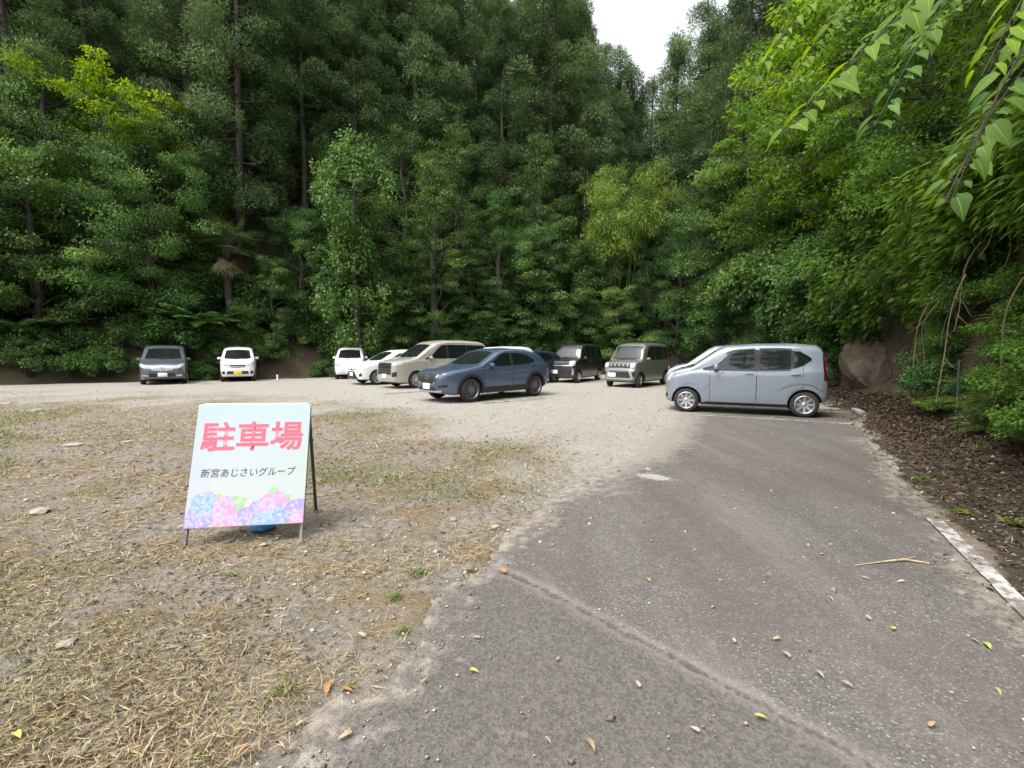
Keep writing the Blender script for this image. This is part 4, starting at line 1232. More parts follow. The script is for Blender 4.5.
def sp_van(paintm, dims=(4.695, 1.73, 1.895), **kw):
    L, W, H = dims
    d = dict(dims=dims, wb=2.85, fo=.93, wr=.325, rim=.22, paint=paintm, tumble=.12, spokes=9, twin=False,
             top=[(0, .62), (.02, .92), (.10, 1.03), (.35, 1.09), (.75, 1.15), (.98, 1.20), (1.72, 1.70), (2.0, 1.82), (2.5, H - .01), (3.4, H), (L - .45, H - .04), (L - .17, H - .11), (L - .09, 1.5), (L - .02, .95), (L, .6)],
             bot=[(0, .36), (.07, .25), (.35, .18), (L - .5, .18), (L - .2, .25), (L, .38)], belt=[(0, .9), (.5, 1.02), (1.0, 1.09), (2.2, 1.11), (L, 1.15)],
             plan=plan(L, .66), screen=(1.20, .68, 1.72, .60), rear_screen=(1.2, .6, 1.7, .56), sill=.26, handle_z=1.0,
             doors=[(1.38, 2.42, [(1.38, 1.10), (1.5, 1.20), (2.02, 1.66), (2.2, 1.73), (2.42, 1.75)], 2.28), (2.435, 3.42, [(2.435, 1.75), (3.42, 1.75)], 2.62)],
             windows=[([(1.62, 1.24), (2.02, 1.60), (2.16, 1.68), (2.36, 1.70)], [(1.62, 1.15), (2.0, 1.14), (2.36, 1.14)]),
                      ([(2.47, 1.70), (3.38, 1.70)], [(2.47, 1.14), (3.38, 1.15)]),
                      ([(3.45, 1.70), (L - .40, 1.68), (L - .27, 1.62)], [(3.45, 1.15), (L - .40, 1.17), (L - .22, 1.24)]),
                      ([(1.34, 1.16), (1.45, 1.19), (1.58, 1.26)], [(1.34, 1.12), (1.45, 1.125), (1.58, 1.14)])],
             side_trim=[('tail_light', [(L - .18, 1.30), (L - .08, 1.30)], [(L - .2, .95), (L - .06, .95)], M['red_lamp'], .008)],
             mirror=(1.58, 1.14), plate_z=.48, front=[
                 ('grille', [(-.50, .98), (0, 1.0), (.50, .98)], [(-.52, .55), (0, .54), (.52, .55)], M['black_plastic'], .006, False)] + [
                 ('grille_bar', [(-.50, z + .03), (0, z + .035), (.50, z + .03)], [(-.50, z), (0, z), (.50, z)], M['chrome'], .014, False) for z in (.92, .82, .72, .63)] + [
                 ('headlight', [(.52, 1.0), (.70, 1.02), (.80, 1.04)], [(.53, .88), (.7, .88), (.80, .92)], M['lamp'], .010, True),
                 ('fog_light', [(.58, .62), (.74, .66)], [(.58, .46), (.74, .48)], M['black_plastic'], .008, True),
                 ('lower_lip', [(-.70, .36), (0, .34), (.70, .36)], [(-.66, .30), (0, .28), (.66, .30)], M['chrome'], .010, False)],
             rear=[('tail_light', [(.58, 1.5), (.74, 1.45)], [(.62, .95), (.80, .95)], M['red_lamp'], .010)])
    d.update(kw); return d

def sp_freed(paintm):
    return sp_van(paintm, (4.265, 1.695, 1.71), wb=2.74, fo=.83, wr=.305, rim=.2,
        top=[(0, .58), (.02, .74), (.12, .86), (.4, .95), (.75, 1.02), (.92, 1.06), (1.70, 1.55), (2.0, 1.66), (2.5, 1.70), (3.4, 1.71), (3.85, 1.67), (4.1, 1.6), (4.18, 1.3), (4.25, .9), (4.265, .6)],
        belt=[(0, .75), (.5, .90), (1.0, .97), (2.2, 1.0), (4.265, 1.05)], screen=(1.08, .66, 1.56, .57), rear_screen=(1.1, .58, 1.55, .53),
        doors=[(1.25, 2.2, [(1.25, .98), (1.4, 1.06), (1.85, 1.48), (2.0, 1.55), (2.2, 1.57)], 2.05), (2.215, 3.15, [(2.215, 1.57), (3.15, 1.57)], 2.4)], handle_z=.9,
        windows=[([(1.52, 1.12), (1.85, 1.43), (2.0, 1.51), (2.15, 1.53)], [(1.52, 1.03), (1.9, 1.02), (2.15, 1.02)]),
                 ([(2.26, 1.53), (3.1, 1.53)], [(2.26, 1.02), (3.1, 1.03)]), ([(3.2, 1.53), (3.8, 1.50), (3.93, 1.42)], [(3.2, 1.03), (3.8, 1.06), (3.97, 1.12)])],
        side_trim=[('tail_light', [(4.02, 1.25), (4.12, 1.25)], [(4.0, .9), (4.16, .9)], M['red_lamp'], .008)], mirror=(1.45, 1.03), plate_z=.43, front=[
            ('grille', [(-.46, .76), (0, .78), (.46, .76)], [(-.36, .62), (0, .58), (.36, .62)], M['alloy'], .008, False),
            ('grille_bar', [(-.46, .795), (0, .81), (.46, .795)], [(-.46, .765), (0, .782), (.46, .765)], M['chrome'], .014, False),
            ('headlight', [(.46, .81), (.62, .86), (.78, .92)], [(.42, .67), (.6, .70), (.78, .78)], M['lamp'], .010, True),
            ('lower_intake', [(-.44, .50), (.44, .50)], [(-.52, .34), (.52, .34)], M['black_plastic'], .006, False),
            ('bumper_trim', [(.46, .40), (.72, .44)], [(.46, .36), (.70, .38)], M['chrome'], .012, True)],
        badge=(.70, .11, .10))

def sp_hatch(paintm, L=3.94, W=1.695, H=1.50, **kw):
    d = dict(dims=(L, W, H), wb=2.55, fo=.80, wr=.31, rim=.215, paint=paintm, tumble=.2, spokes=8, twin=False,
             top=[(0, .55), (.02, .68), (.10, .80), (.35, .90), (.75, .97), (1.0, 1.02), (1.72, 1.40), (2.0, 1.475), (2.4, H), (2.9, H - .02), (3.4, H - .10), (3.65, H - .2), (L - .13, 1.15), (L - .04, .95), (L - .01, .75), (L, .58)],
             bot=[(0, .34), (.06, .24), (.35, .18), (L - .5, .19), (L - .2, .27), (L, .42)], belt=[(0, .72), (.5, .84), (1.0, .92), (2.2, .96), (L, 1.02)],
             plan=plan(L, .56), screen=(1.03, .62, 1.40, .52), rear_screen=(1.08, .52, 1.36, .47), sill=.26, handle_z=.88,
             doors=[(1.22, 2.22, [(1.22, .94), (1.4, 1.02), (1.82, 1.33), (2.0, 1.38), (2.22, 1.395)], 2.08), (2.235, 3.05, [(2.235, 1.395), (2.7, 1.37), (3.0, 1.29), (3.05, 1.1)], 2.9)],
             windows=[([(1.45, 1.04), (1.80, 1.29), (1.95, 1.34), (2.17, 1.355)], [(1.45, .985), (1.8, .98), (2.17, .99)]),
                      ([(2.28, 1.355), (2.7, 1.33), (2.97, 1.26), (3.12, 1.15)], [(2.28, 1.0), (2.7, 1.02), (2.97, 1.06), (3.12, 1.10)])],
             side_trim=[('tail_light', [(L - .35, 1.0), (L - .16, .98)], [(L - .33, .84), (L - .12, .84)], M['red_lamp'], .008)],
             mirror=(1.40, .98), plate_z=.46, badge=(.70, .12, .09), front=[
                 ('headlight', [(.44, .74), (.60, .80), (.76, .86)], [(.44, .66), (.6, .69), (.76, .77)], M['lamp'], .010, True),
                 ('grille', [(-.30, .58), (0, .60), (.30, .58)], [(-.58, .28), (0, .26), (.58, .28)], M['black_plastic'], .008, False),
                 ('upper_slot', [(-.42, .675), (0, .66), (.42, .675)], [(-.42, .645), (0, .63), (.42, .645)], M['black_plastic'], .008, False),
                 ('fog_light', [(.62, .48), (.72, .52)], [(.62, .36), (.72, .38)], M['black_plastic'], .008, True)],
             rear=[('tail_light', [(.52, 1.0), (.72, .97)], [(.55, .84), (.76, .84)], M['red_lamp'], .010)])
    d.update(kw); return d

PT = {'pearl_grey': paint('paint_pearl_grey', (0.34, 0.35, 0.36), 0.2, 0.3), 'silver_blue': paint('paint_silver_blue', (0.245, 0.282, 0.325), 0.3, 0.3), 'slate': paint('paint_slate_blue', (0.075, 0.115, 0.18), 0.4, 0.28),
      'beige': paint('paint_beige', (0.40, 0.38, 0.325), 0.2, 0.3), 'white': paint('paint_white', (0.78, 0.78, 0.77)), 'white2': paint('paint_pearl', (0.74, 0.75, 0.76)),
      'grey': paint('paint_grey', (0.12, 0.135, 0.16), 0.4, 0.3), 'black': paint('paint_black', (0.012, 0.013, 0.015), 0.0, 0.2),
      'olive': paint('paint_grey_green', (0.14, 0.145, 0.118), 0.15, 0.32), 'navy': paint('paint_navy', (0.025, 0.04, 0.065), 0.3, 0.25)}
SILV = M['alloy']
BOX_FRONT = lambda custom: ([
    ('grille', [(-.56, .94), (0, .955), (.56, .94)], [(-.56, .80), (0, .79), (.56, .80)], M['black_plastic'], .006, False)] + [
    ('grille_tooth', [(a - .035, .925), (a + .035, .925)], [(a - .035, .84), (a + .035, .84)], M['dark_alloy'], .014, False) for a in (-.36, -.18, 0, .18, .36)] + [
    ('headlight', [(.47, .97), (.57, .975), (.66, .97)], [(.47, .80), (.57, .79), (.66, .80)], M['lamp'], .012, True),
    ('bumper_trim', [(-.66, .76), (0, .775), (.66, .76)], [(-.62, .66), (0, .675), (.62, .66)], SILV, .012, False),
    ('bumper_arm', [(.40, .68), (.52, .68)], [(.52, .34), (.60, .36)], SILV, .014, True),
    ('fog_light', [(.54, .60), (.66, .62)], [(.58, .44), (.66, .46)], M['black_plastic'], .008, True),
    ('lower_intake', [(-.44, .62), (.44, .62)], [(-.50, .40), (.50, .40)], M['black_plastic'], .006, False),
    ('skid_trim', [(-.56, .38), (.56, .38)], [(-.52, .31), (.52, .31)], SILV, .012, False)]) if not custom else [
    ('grille', [(-.50, .95), (0, .96), (.50, .95)], [(-.50, .82), (0, .81), (.50, .82)], M['black_plastic'], .008, False),
    ('grille_bar', [(-.50, .81), (0, .80), (.50, .81)], [(-.50, .775), (0, .765), (.50, .775)], M['chrome'], .014, False),
    ('headlight', [(.42, .99), (.56, 1.0), (.68, .99)], [(.44, .78), (.56, .77), (.68, .80)], M['lamp'], .012, True),
    ('fog_bar', [(.58, .66), (.68, .68)], [(.56, .36), (.66, .38)], M['chrome'], .010, True),
    ('lower_intake', [(-.50, .66), (.50, .66)], [(-.50, .36), (.50, .36)], M['black_plastic'], .006, False)]

def car_at(x, y): return (x, y, max(0.0, 0.004 + float(land(np.array([x]), np.array([y]))[0]) * 0))

_sv = sp_wagon(PT['silver_blue'])
_sv['side_trim'] = _sv['side_trim'] + [
    ('fender_panel', [(2.42, .62), (2.62, .80), (2.86, .90), (3.15, .90), (3.30, .84)], [(2.44, .60), (2.62, .70), (2.86, .755), (3.10, .72), (3.27, .60)], PT['silver_blue'], .014),
    ('fender_panel', [(.26, .66), (.48, .80), (.70, .80), (.98, .70)], [(.27, .56), (.46, .695), (.62, .70), (.88, .52)], PT['silver_blue'], .010),
    ('sill_strip', [(.92, .275), (2.62, .275)], [(.92, .225), (2.62, .225)], M['black_plastic'], .006),
    ('fuel_lid', [(2.95, .98), (3.09, .98)], [(2.95, .84), (3.09, .84)], PT['silver_blue'], .004),
    ('window_trim', [(.86, 1.04), (1.9, 1.03), (2.66, 1.05)], [(.86, 1.015), (1.9, 1.008), (2.66, 1.03)], M['black_plastic'], .010),
    ('door_visor', [(1.36, 1.42), (1.55, 1.50), (1.95, 1.53)], [(1.36, 1.38), (1.55, 1.465), (1.95, 1.497)], M['black_plastic'], .014),
    ('door_visor', [(2.05, 1.53), (2.4, 1.53), (2.68, 1.51)], [(2.05, 1.497), (2.4, 1.497), (2.68, 1.48)], M['black_plastic'], .014),
    ('bumper_seam', [(.30, .62), (.312, .62)], [(.24, .50), (.252, .50)], M['seam'], .003)]
build_car('parked_car', _sv, (5.62, 11.46, 0.008), R(156.2), 'pale silver-blue tall hatchback seen from its side, nearest the asphalt lane')
build_car('parked_car', sp_wagon(PT['pearl_grey']), (6.45, 14.0, 0.01), R(156), 'white small hatchback mostly hidden behind the silver-blue one')
build_car('parked_car', sp_suv(PT['slate']), (-0.80, 14.9, 0.01), R(-136), 'slate blue crossover with black wheel arch trim in the middle of the lot')
build_car('parked_car', sp_van(PT['beige']), (-3.25, 19.9, 0.01), R(-137), 'tall beige minivan with chrome grille behind the slate blue crossover')
build_car('parked_car', sp_hatch(PT['white']), (-5.35, 21.6, 0.01), R(-139), 'low white hatchback with black lower grille beside the beige minivan')
build_car('parked_car', sp_wagon(PT['white2'], front=sp_hatch(PT['white'])['front'][:1]), (-8.75, 25.6, 0.01), R(-75), 'small white car facing forward at the back, left of the low white hatchback')
build_car('parked_car', sp_wagon(PT['white'], plate=M['plate_y'], front=[
    ('grille', [(-.34, .80), (0, .80), (.34, .80)], [(-.30, .68), (0, .66), (.30, .68)], M['black_plastic'], .006, False),
    ('grille_bar', [(-.36, .735), (0, .725), (.36, .735)], [(-.34, .705), (0, .695), (.34, .705)], M['chrome'], .014, False),
    ('headlight', [(.36, .86), (.52, .90), (.66, .95)], [(.36, .74), (.5, .74), (.66, .80)], M['lamp'], .010, True),
    ('lower_intake', [(-.42, .50), (.42, .50)], [(-.46, .36), (.46, .36)], M['black_plastic'], .006, False),
    ('fog_light', [(.52, .50), (.64, .50)], [(.52, .36), (.62, .36)], M['black_plastic'], .008, True)]), (-13.7, 23.6, 0.01), R(-62), 'small white hatchback with a yellow number plate facing forward')
build_car('parked_car', sp_freed(PT['grey']), (-16.2, 22.0, 0.01), R(-57), 'blue-grey minivan facing forward at the far left of the lot')
build_car('parked_car', sp_box(PT['black'], front=BOX_FRONT(True)), (3.1, 22.8, 0.01), R(-122), 'black box-shaped car in the shade between crossover and grey-green car')
build_car('parked_car', sp_box(PT['olive'], front=BOX_FRONT(False), rails=(1.1, 3.0, .56, 1.80), arch=.05), (5.35, 20.0, 0.01), R(-130), 'grey-green box-shaped car with silver bumper trim and roof rails', steer=0.25)
build_car('parked_car', sp_wagon(PT['white2']), (-0.60, 20.0, 0.01), R(-135), 'white tall hatchback whose roof shows above the slate blue crossover')
build_car('parked_car', sp_hatch(PT['navy']), (0.55, 21.4, 0.01), R(-135), 'dark navy hatchback half hidden behind the slate blue crossover')
# ------------------------------------------------------------------ the A-frame sign
sg = empty('parking_sign', (-2.08, 3.54, 0.01), R(10.8))
tag(sg, 'white A-frame board with pink characters and hydrangea border standing on the dry grass', 'sign')
sg.rotation_euler = (0, R(0.9), R(10.8))
U_ = Vector((0, 0.37, 1.05)).normalized(); N_ = Vector((0, -U_.z, U_.y)); SL = 1.113
t = NT('steel_tube')
tc = t.n('TexCoord').outputs['Object']
c = t.mix(t.ramp(t.noise(18, 5, 0.7, tc), 0.45, 0.7), (0.38, 0.38, 0.37), (0.20, 0.17, 0.14))
steel = t.done(t.bsdf(c, 0.45, Metallic=0.7))
for sx in (-1, 1):
    mb = MB(); mb.tube([(sx * .415, .012, -.03), tuple(Vector((sx * .415, .012, -.03)) + U_ * (SL - .02))], .0150, 8); mb.build('front_leg', steel, sg, True)
    mb = MB(); mb.tube([(sx * .40, .64, -.03), (sx * .40, .40, 1.03)], .0145, 8); mb.build('rear_leg', simple('dark_steel_%d' % (sx + 1), (.10, .10, .10), .5, .3, Metallic=.5), sg, True)
for nm, p0, p1 in (('crossbar', (-.40, .588, .20), (.40, .588, .20)), ('crossbar', (-.415, .09, .20), (.415, .09, .20)), ('hinge_bar', (-.40, .395, 1.035), (.40, .395, 1.035))):
    mb = MB(); mb.tube([p0, p1], .010, 8); mb.build(nm, steel, sg, True)
t = NT('printed_board')
tc = t.n('SeparateXYZ', {0: t.n('TexCoord').outputs['Object']})
zz = t.ramp(tc.outputs[2], 0.35, 1.0)
c = t.mix(zz, (0.50, 0.525, 0.53), (0.42, 0.51, 0.56))
c = t.mix(t.math('MULTIPLY', t.ramp(tc.outputs[0], -0.05, 0.45), 0.38), c, (0.41, 0.53, 0.46))
c = t.mix(t.math('MULTIPLY', t.ramp(tc.outputs[0], -0.2, -0.45), 0.35), c, (0.39, 0.46, 0.56))
board_m = t.done(t.bsdf(c, 0.4, Specular_IOR_Level=0.4))
BW, B0, B1 = .858, .128, 1.100
def onb(a, b, k=0.0): return Vector((a, 0, 0)) + U_ * b + N_ * (0.012 + k)
mb = MB()
rot = Matrix((Vector((1, 0, 0)), U_, N_)).transposed()
mb.box(onb(0, (B0 + B1) / 2, -.006), (BW, B1 - B0, .012), rot, 0, .002)
mb.build('board', board_m, sg)
def lettering(txt, size, a, b, width, height, col, off, name, shear=0.0):
    cu = bpy.data.curves.new(name, 'FONT'); cu.body = txt; cu.size = 1.0; cu.offset = 0.004 if off > .012 else min(off, .004); cu.extrude = 0.0; cu.shear = shear
    cu.align_x = 'LEFT'; cu.resolution_u = 4
    o = bpy.data.objects.new(name, cu); C.objects.link(o)
    bpy.context.view_layer.update()
    me = bpy.data.meshes.new_from_object(o.evaluated_get(bpy.context.evaluated_depsgraph_get()))
    bpy.data.objects.remove(o)
    co = np.empty(len(me.vertices) * 3, np.float32); me.vertices.foreach_get('co', co); co = co.reshape(-1, 3)
    lo, hi = co.min(0), co.max(0)
    sx, sy = width / (hi[0] - lo[0]), height / (hi[1] - lo[1])
    for i, v in enumerate(me.vertices):
        p = onb(a + (co[i][0] - lo[0]) * sx - width / 2, b + (co[i][1] - lo[1]) * sy - height / 2, .0012)
        v.co = p
    me.materials.clear(); me.materials.append(col); me.update()
    if off > .012:
        bm = bmesh.new()
        for k in range(9):
            n0 = len(bm.verts)
            bm.from_mesh(me)
            bm.verts.ensure_lookup_table()
            rr = 0 if k == 0 else .0042
            dv = Vector((1, 0, 0)) * rr * math.cos(k * math.pi / 4) + U_ * rr * math.sin(k * math.pi / 4) + N_ * .00006 * k
            for v in bm.verts[n0:]: v.co += dv
        bm.to_mesh(me); bm.free()
    return obj(name, me, sg)
pink = simple('pink_print', (0.72, 0.115, 0.17), 0.45)
ink = simple('dark_print', (0.05, 0.06, 0.09), 0.45)
lettering('駐車場', .25, 0.0, B0 + .725 * .972, .755, .232, pink, 0.034, 'large_lettering')
lettering('新宮あじさいグループ', .07, -.005, B0 + .425 * .972, .70, .070, ink, 0.0065, 'small_lettering', 0.12)
pet_m = [simple('print_' + n_, c_, .45) for n_, c_ in (('blue', (0.264, 0.397, 0.693)), ('blue_pale', (0.373, 0.508, 0.73)), ('purple', (0.356, 0.309, 0.636)), ('purple_pale', (0.474, 0.423, 0.693)),
                                                      ('rose', (0.617, 0.325, 0.508)), ('rose_pale', (0.693, 0.457, 0.599)), ('leaf', (0.247, 0.546, 0.167)), ('leaf_pale', (0.357, 0.619, 0.262)))]
def pt(a, b, k):
    return onb(max(-BW / 2 + .001, min(BW / 2 - .001, a)), B0 + max(.001, min(B1 - B0 - .001, b)), k)
r4 = random.Random(4)
heads = [(-.33, .085, .095, 2), (-.30, .20, .095, 0), (-.16, .165, .085, 4), (-.14, .06, .095, 4), (.02, .05, .10, 2), (-.42, .02, .07, 2), (.10, .13, .08, 2), (.205, .155, .115, 4), (.235, .05, .11, 0),
         (.375, .10, .10, 2), (.40, .03, .08, 4), (.12, .02, .07, 0)]
lvs = [(-.215, .255, .075, .4), (-.385, .155, .06, 2.8), (-.09, .235, .07, .3), (-.045, .17, .085, .8), (-.26, .14, .06, -.6), (.19, .285, .085, .5), (-.02, .225, .05, -.3), (.30, .23, .05, .2)]
mb = MB()
for a, b, l, an in lvs:
    b *= .90
    for k, (wd, m_) in enumerate(((.27, 6), (.12, 7))):
        P_ = []
        for i in range(9):
            q = i / 8; P_.append((q * l, math.sin(q * math.pi) ** .8 * wd * l))
        for i in range(7, 0, -1):
            q = i / 8; P_.append((q * l, -math.sin(q * math.pi) ** .8 * wd * l))
        mb.add([pt(a - l / 2 * math.cos(an) + x * math.cos(an) - y * math.sin(an), b - l / 2 * math.sin(an) + x * math.sin(an) + y * math.cos(an), .0007 + .0003 * k) for x, y in P_], [tuple(range(len(P_)))], m_)
for hi_, (a, b, r_, m_) in enumerate(heads):
    b *= .88
    k0 = .0014 + .0009 * hi_ / 3
    n = 26
    P_ = [(a + r_ * (1 + .05 * math.cos(i * 5)) * math.cos(6.28318 * i / n), b + r_ * (1 + .05 * math.cos(i * 5)) * math.sin(6.28318 * i / n)) for i in range(n)]
    mb.add([pt(x, y, k0) for x, y in P_], [tuple(range(n))], m_)
    for f in range(34):
        rr = r_ * .95 * math.sqrt((f + .5) / 34); an = f * 2.39996
        x0, y0 = a + rr * math.cos(an), b + rr * math.sin(an)
        if not (-BW / 2 + .012 < x0 < BW / 2 - .012 and .012 < y0): continue
        ro = r4.random() * 1.57; s_ = r_ * .155
        mm = m_ + 1 if r4.random() < .45 else m_ if r4.random() < .6 else r4.choice([1, 3, 5])
        for q in range(4):
            pa = ro + q * math.pi / 2
            cxp, cyp = x0 + .55 * s_ * math.cos(pa), y0 + .55 * s_ * math.sin(pa)
            mb.add([pt(cxp + .52 * s_ * math.cos(6.28318 * i / 7), cyp + .52 * s_ * math.sin(6.28318 * i / 7), k0 + .0003 + .00002 * q) for i in range(7)], [tuple(range(7))], mm)
mb.build('hydrangea_print', pet_m, sg)

bm = bmesh.new(); bmesh.ops.create_icosphere(bm, subdivisions=3, radius=.5)
for v in bm.verts:
    n_ = math.sin(v.co.x * 17) * math.cos(v.co.y * 13 + v.co.z * 9)
    v.co = Vector((v.co.x * .19, v.co.y * .15, max(-.012, v.co.z * .11))) * (1 + .16 * n_)
me = bpy.data.meshes.new('blue_bag'); bm.to_mesh(me); bm.free(); me.shade_smooth()
me.materials.append(simple('blue_plastic', (.05, .26, .50), .3, .5, 30))
o = obj('weight_bag', me); o.location = (-2.07, 3.82, .03); tag(o, 'crumpled blue plastic bag lying on the ground under the sign board', 'bag')

# ------------------------------------------------------------------ small street furniture
cone = empty('traffic_cone', (8.0, 24.0, 0.0)); tag(cone, 'red and white traffic cone standing behind the silver car bonnet', 'traffic cone')
orange, wht = simple('cone_red', (.62, .09, .03), .5, .2), simple('cone_white', (.75, .75, .73), .5, .15)
mb = MB(); mb.box((0, 0, .015), (.36, .36, .03), None, 0, .01); mb.build('base', orange, cone)
mb = MB()
prof = [(.13, .03), (.105, .20), (.105, .20), (.073, .40), (.073, .40), (.045, .58), (.045, .58), (.028, .69), (.012, .70), (.001, .70)]
for i, m_ in ((0, 0), (2, 1), (4, 0), (6, 1), (7, 0), (8, 0)): mb.lathe(prof[i:i + 2], 20, 'z', m_)
mb.build('cone_body', [orange, wht], cone, True)
mk = empty('marker_post', (-11.6, 23.2, 0.0)); tag(mk, 'short white marker post on the gravel right of the white car with yellow plate', 'post')
mb = MB(); mb.lathe([(.06, 0), (.06, .03), (.035, .05), (.035, .26), (.02, .28), (.001, .28)], 14, 'z'); mb.build('post', wht, mk, True)
mb = MB(); mb.lathe([(.09, 0), (.09, .02), (.06, .028)], 14, 'z'); mb.build('base', M['black_plastic'], mk, True)
conc = simple('concrete', (.30, .285, .26), .9, .3, 14)
ws_ = empty('wheel_stop', (8.15, 11.0, 0.01), R(66)); tag(ws_, 'low concrete wheel stop on the ground behind the silver-blue car', 'wheel stop')
mb = MB(); mb.box((0, 0, .05), (.62, .14, .10), None, 0, .025); mb.build('block', conc, ws_, True)

def rock_mesh(name, seed, dims, mat, sub=3, rough=.28):
    r_ = random.Random(seed); off = r_.random() * 50
    bm = bmesh.new(); bmesh.ops.create_icosphere(bm, subdivisions=sub, radius=1)
    cuts = [(Vector((r_.gauss(0, 1), r_.gauss(0, 1), r_.gauss(0, 1))).normalized(), r_.uniform(.5, .82)) for _ in range(13)]
    from mathutils import noise as mn
    for v in bm.verts:
        for n_, d_ in cuts:
            e = v.co.dot(n_) - d_
            if e > 0: v.co -= n_ * e * .9
        v.co *= 1 + rough * mn.fractal(v.co * 1.7 + Vector((off, 0, 0)), 1.0, 2.0, 4)
        v.co = Vector((v.co.x * dims[0], v.co.y * dims[1], v.co.z * dims[2]))
    me = bpy.data.meshes.new(name); bm.to_mesh(me); bm.free(); me.shade_smooth(); me.set_sharp_from_angle(angle=R(32)); me.materials.append(mat)
    return me
t = NT('bank_rock')
tc = t.n('TexCoord').outputs['Object']
n1, n2 = t.noise(3, 7, .7, tc), t.noise(12, 5, .7, tc)
c = t.mix(t.ramp(n1, .35, .65), (.05, .036, .026), (.145, .107, .075)); c = t.mix(t.math('MULTIPLY', t.ramp(n2, .55, .7), .6), c, (.05, .065, .028))
rockm = t.done(t.bsdf(c, .92, Normal=t.bump(n2, .9, .06)))
o = obj('rock_outcrop', rock_mesh('rock_outcrop', 5, (.85, 1.25, 1.7), rockm, 5)); o.location = (10.5, 13.5, .8); tag(o, 'bare brown rock outcrop at the foot of the right bank', 'rock')
pale = simple('pale_stone', (.30, .265, .22), .9, .3, 9)
stones = [rock_mesh('stone_%s' % n_, s_, d_, pale, 2, .2) for n_, s_, d_ in (('flat', 21, (.13, .09, .035)), ('round', 22, (.06, .05, .035)), ('chip', 23, (.05, .035, .02)))]
def gp(u, v):
    """ground point seen at a place in the photograph, used to lay out the stones and leaves"""
    p = R(4.14); tt = (384 - v) / 470; d = ((u - 512) / 470, math.cos(p) + tt * math.sin(p), -math.sin(p) + tt * math.cos(p)); k = -1.5 / d[2]
    return d[0] * k, d[1] * k
for i, (u, v, k, s_, lab) in enumerate(((35, 411, 0, 2.4, 'wide flat pale stone far out in the grass near the left edge'), (72, 445, 0, 1.7, 'long flat pale stone in the dry grass left of the sign'),
        (40, 515, 0, 1.0, 'flat grey stone in the grass near the left edge, left of the sign legs'), (81, 751, 1, .8, 'rounded pale stone at the bottom left of the dry grass'), (66, 647, 1, 1.0, 'squarish pale stone in the straw at lower left'),
        (54, 627, 2, 1.0, 'small pale stone just above the squarish one in the straw'), (495, 525, 1, 1.0, 'pale stone near the ragged asphalt edge'), (453, 519, 1, .8, 'greyish stone between the sign and the asphalt'),
        (300, 478, 0, .7, 'flat stone in the grass just behind the sign'), (210, 640, 2, 1.0, 'small chip of stone in the straw in front of the sign'), (330, 600, 2, .9, 'little pale stone near the middle of the dry grass'),
        (128, 442, 0, 1.0, 'weathered flat stone left of the top of the sign'), (945, 552, 1, .85, 'pale pinkish stone on the dark soil by the asphalt edge'), (5, 405, 0, 2.0, 'pale flat stone at the far left rim of the grass'))):
    x, y = gp(u, v)
    o = obj('stone', stones[k]); o.location = (x, y, zat(x, y) + .002 * s_); o.scale = (s_ * .85,) * 3; o.rotation_euler = (0, 0, rnd.random() * 6.28)
    tag(o, lab, 'stone')

# ------------------------------------------------------------------ loose straw, pebbles, leaf litter
rng = np.random.default_rng(5); rnd = random.Random(5)
def scatter(n, y0, y1, power=1.0):
    """points whose density falls off away from the camera's end of the lot"""
    y = y0 * (y1 / y0) ** rng.random(n)
    x = rng.uniform(-1.25, 1.25, n) * y
    return x, y
def flat_bits(x, y, z, L, Wd, tint, lift=0.25, name='bits', mat=None, curl=.1, wide=.5):
    n = len(x)
    an = rng.random(n) * 6.283
    A = np.stack([np.cos(an), np.sin(an), rng.normal(size=n) * lift], 1)
    N = np.stack([rng.normal(size=n) * .35, rng.normal(size=n) * .35, np.ones(n)], 1)
    P_ = np.stack([x, y, z], 1)
    V, F, T = leaf_quads(P_, A, N, L, Wd, tint, curl, wide)
    return np_mesh(name, V, F, mat, False, {'tint': T})
x, y = scatter(150000, 0.9, 17)
rd_ = road_d(x, y); gm = gravel_mask(x, y); ld = sdf(x, y, LOT)
dens = (0.12 + 1.6 * sm(fbm(x, y, 1.5), .42, .6)) * (1 - .85 * gm) * sm(rd_, -.10, .30) * (ld < -.6) * sm(3.0 - (x - np.interp(y, [0, 12], [1, 9])), 2.0, 4.0)
k = rng.random(len(x)) < dens * .9
x, y = x[k], y[k]; z = land(x, y)
sc_ = np.clip(y / 3.0, .8, 2.4)
o = obj('dry_straw', flat_bits(x, y, z + rng.random(len(x)) * .018 + .003, rng.uniform(.02, .11, len(x)) * sc_ ** .5, rng.uniform(.0025, .0075, len(x)) * sc_, np.clip(rng.beta(1.6, 1.4, len(x)), 0, 1), .22, 'dry_straw', M['straw'])); tag(o, kind='stuff')
tag(o, 'dry mown straw strewn over the bare ground', 'straw')
x, y = scatter(130000, 0.9, 14)
dens = (.12 + sm(fbm(x + 40, y, .55), .44, .6)) * (1 - gravel_mask(x, y)) ** 3 * sm(road_d(x, y), .0, .3) * (sdf(x, y, LOT) < -.6) * sm(3.0 - (x - np.interp(y, [0, 12], [1, 9])), 2.0, 4.0)
k = rng.random(len(x)) < dens * .8
x, y = x[k], y[k]; n_ = len(x)
A = np.stack([rng.normal(size=n_) * .5, rng.normal(size=n_) * .5, rng.uniform(.25, 1.0, n_)], 1)
V, F, T = leaf_quads(np.stack([x, y, land(x, y)], 1), A, rdir(n_), rng.uniform(.015, .06, n_) * np.clip(y / 4, .8, 2), .004 * np.clip(y / 3, .8, 3), rng.random(n_))
o = obj('short_grass', np_mesh('short_grass', V, F, M['grass'], False, {'tint': T})); tag(o, 'sparse short green grass between the straw', 'grass', kind='stuff')
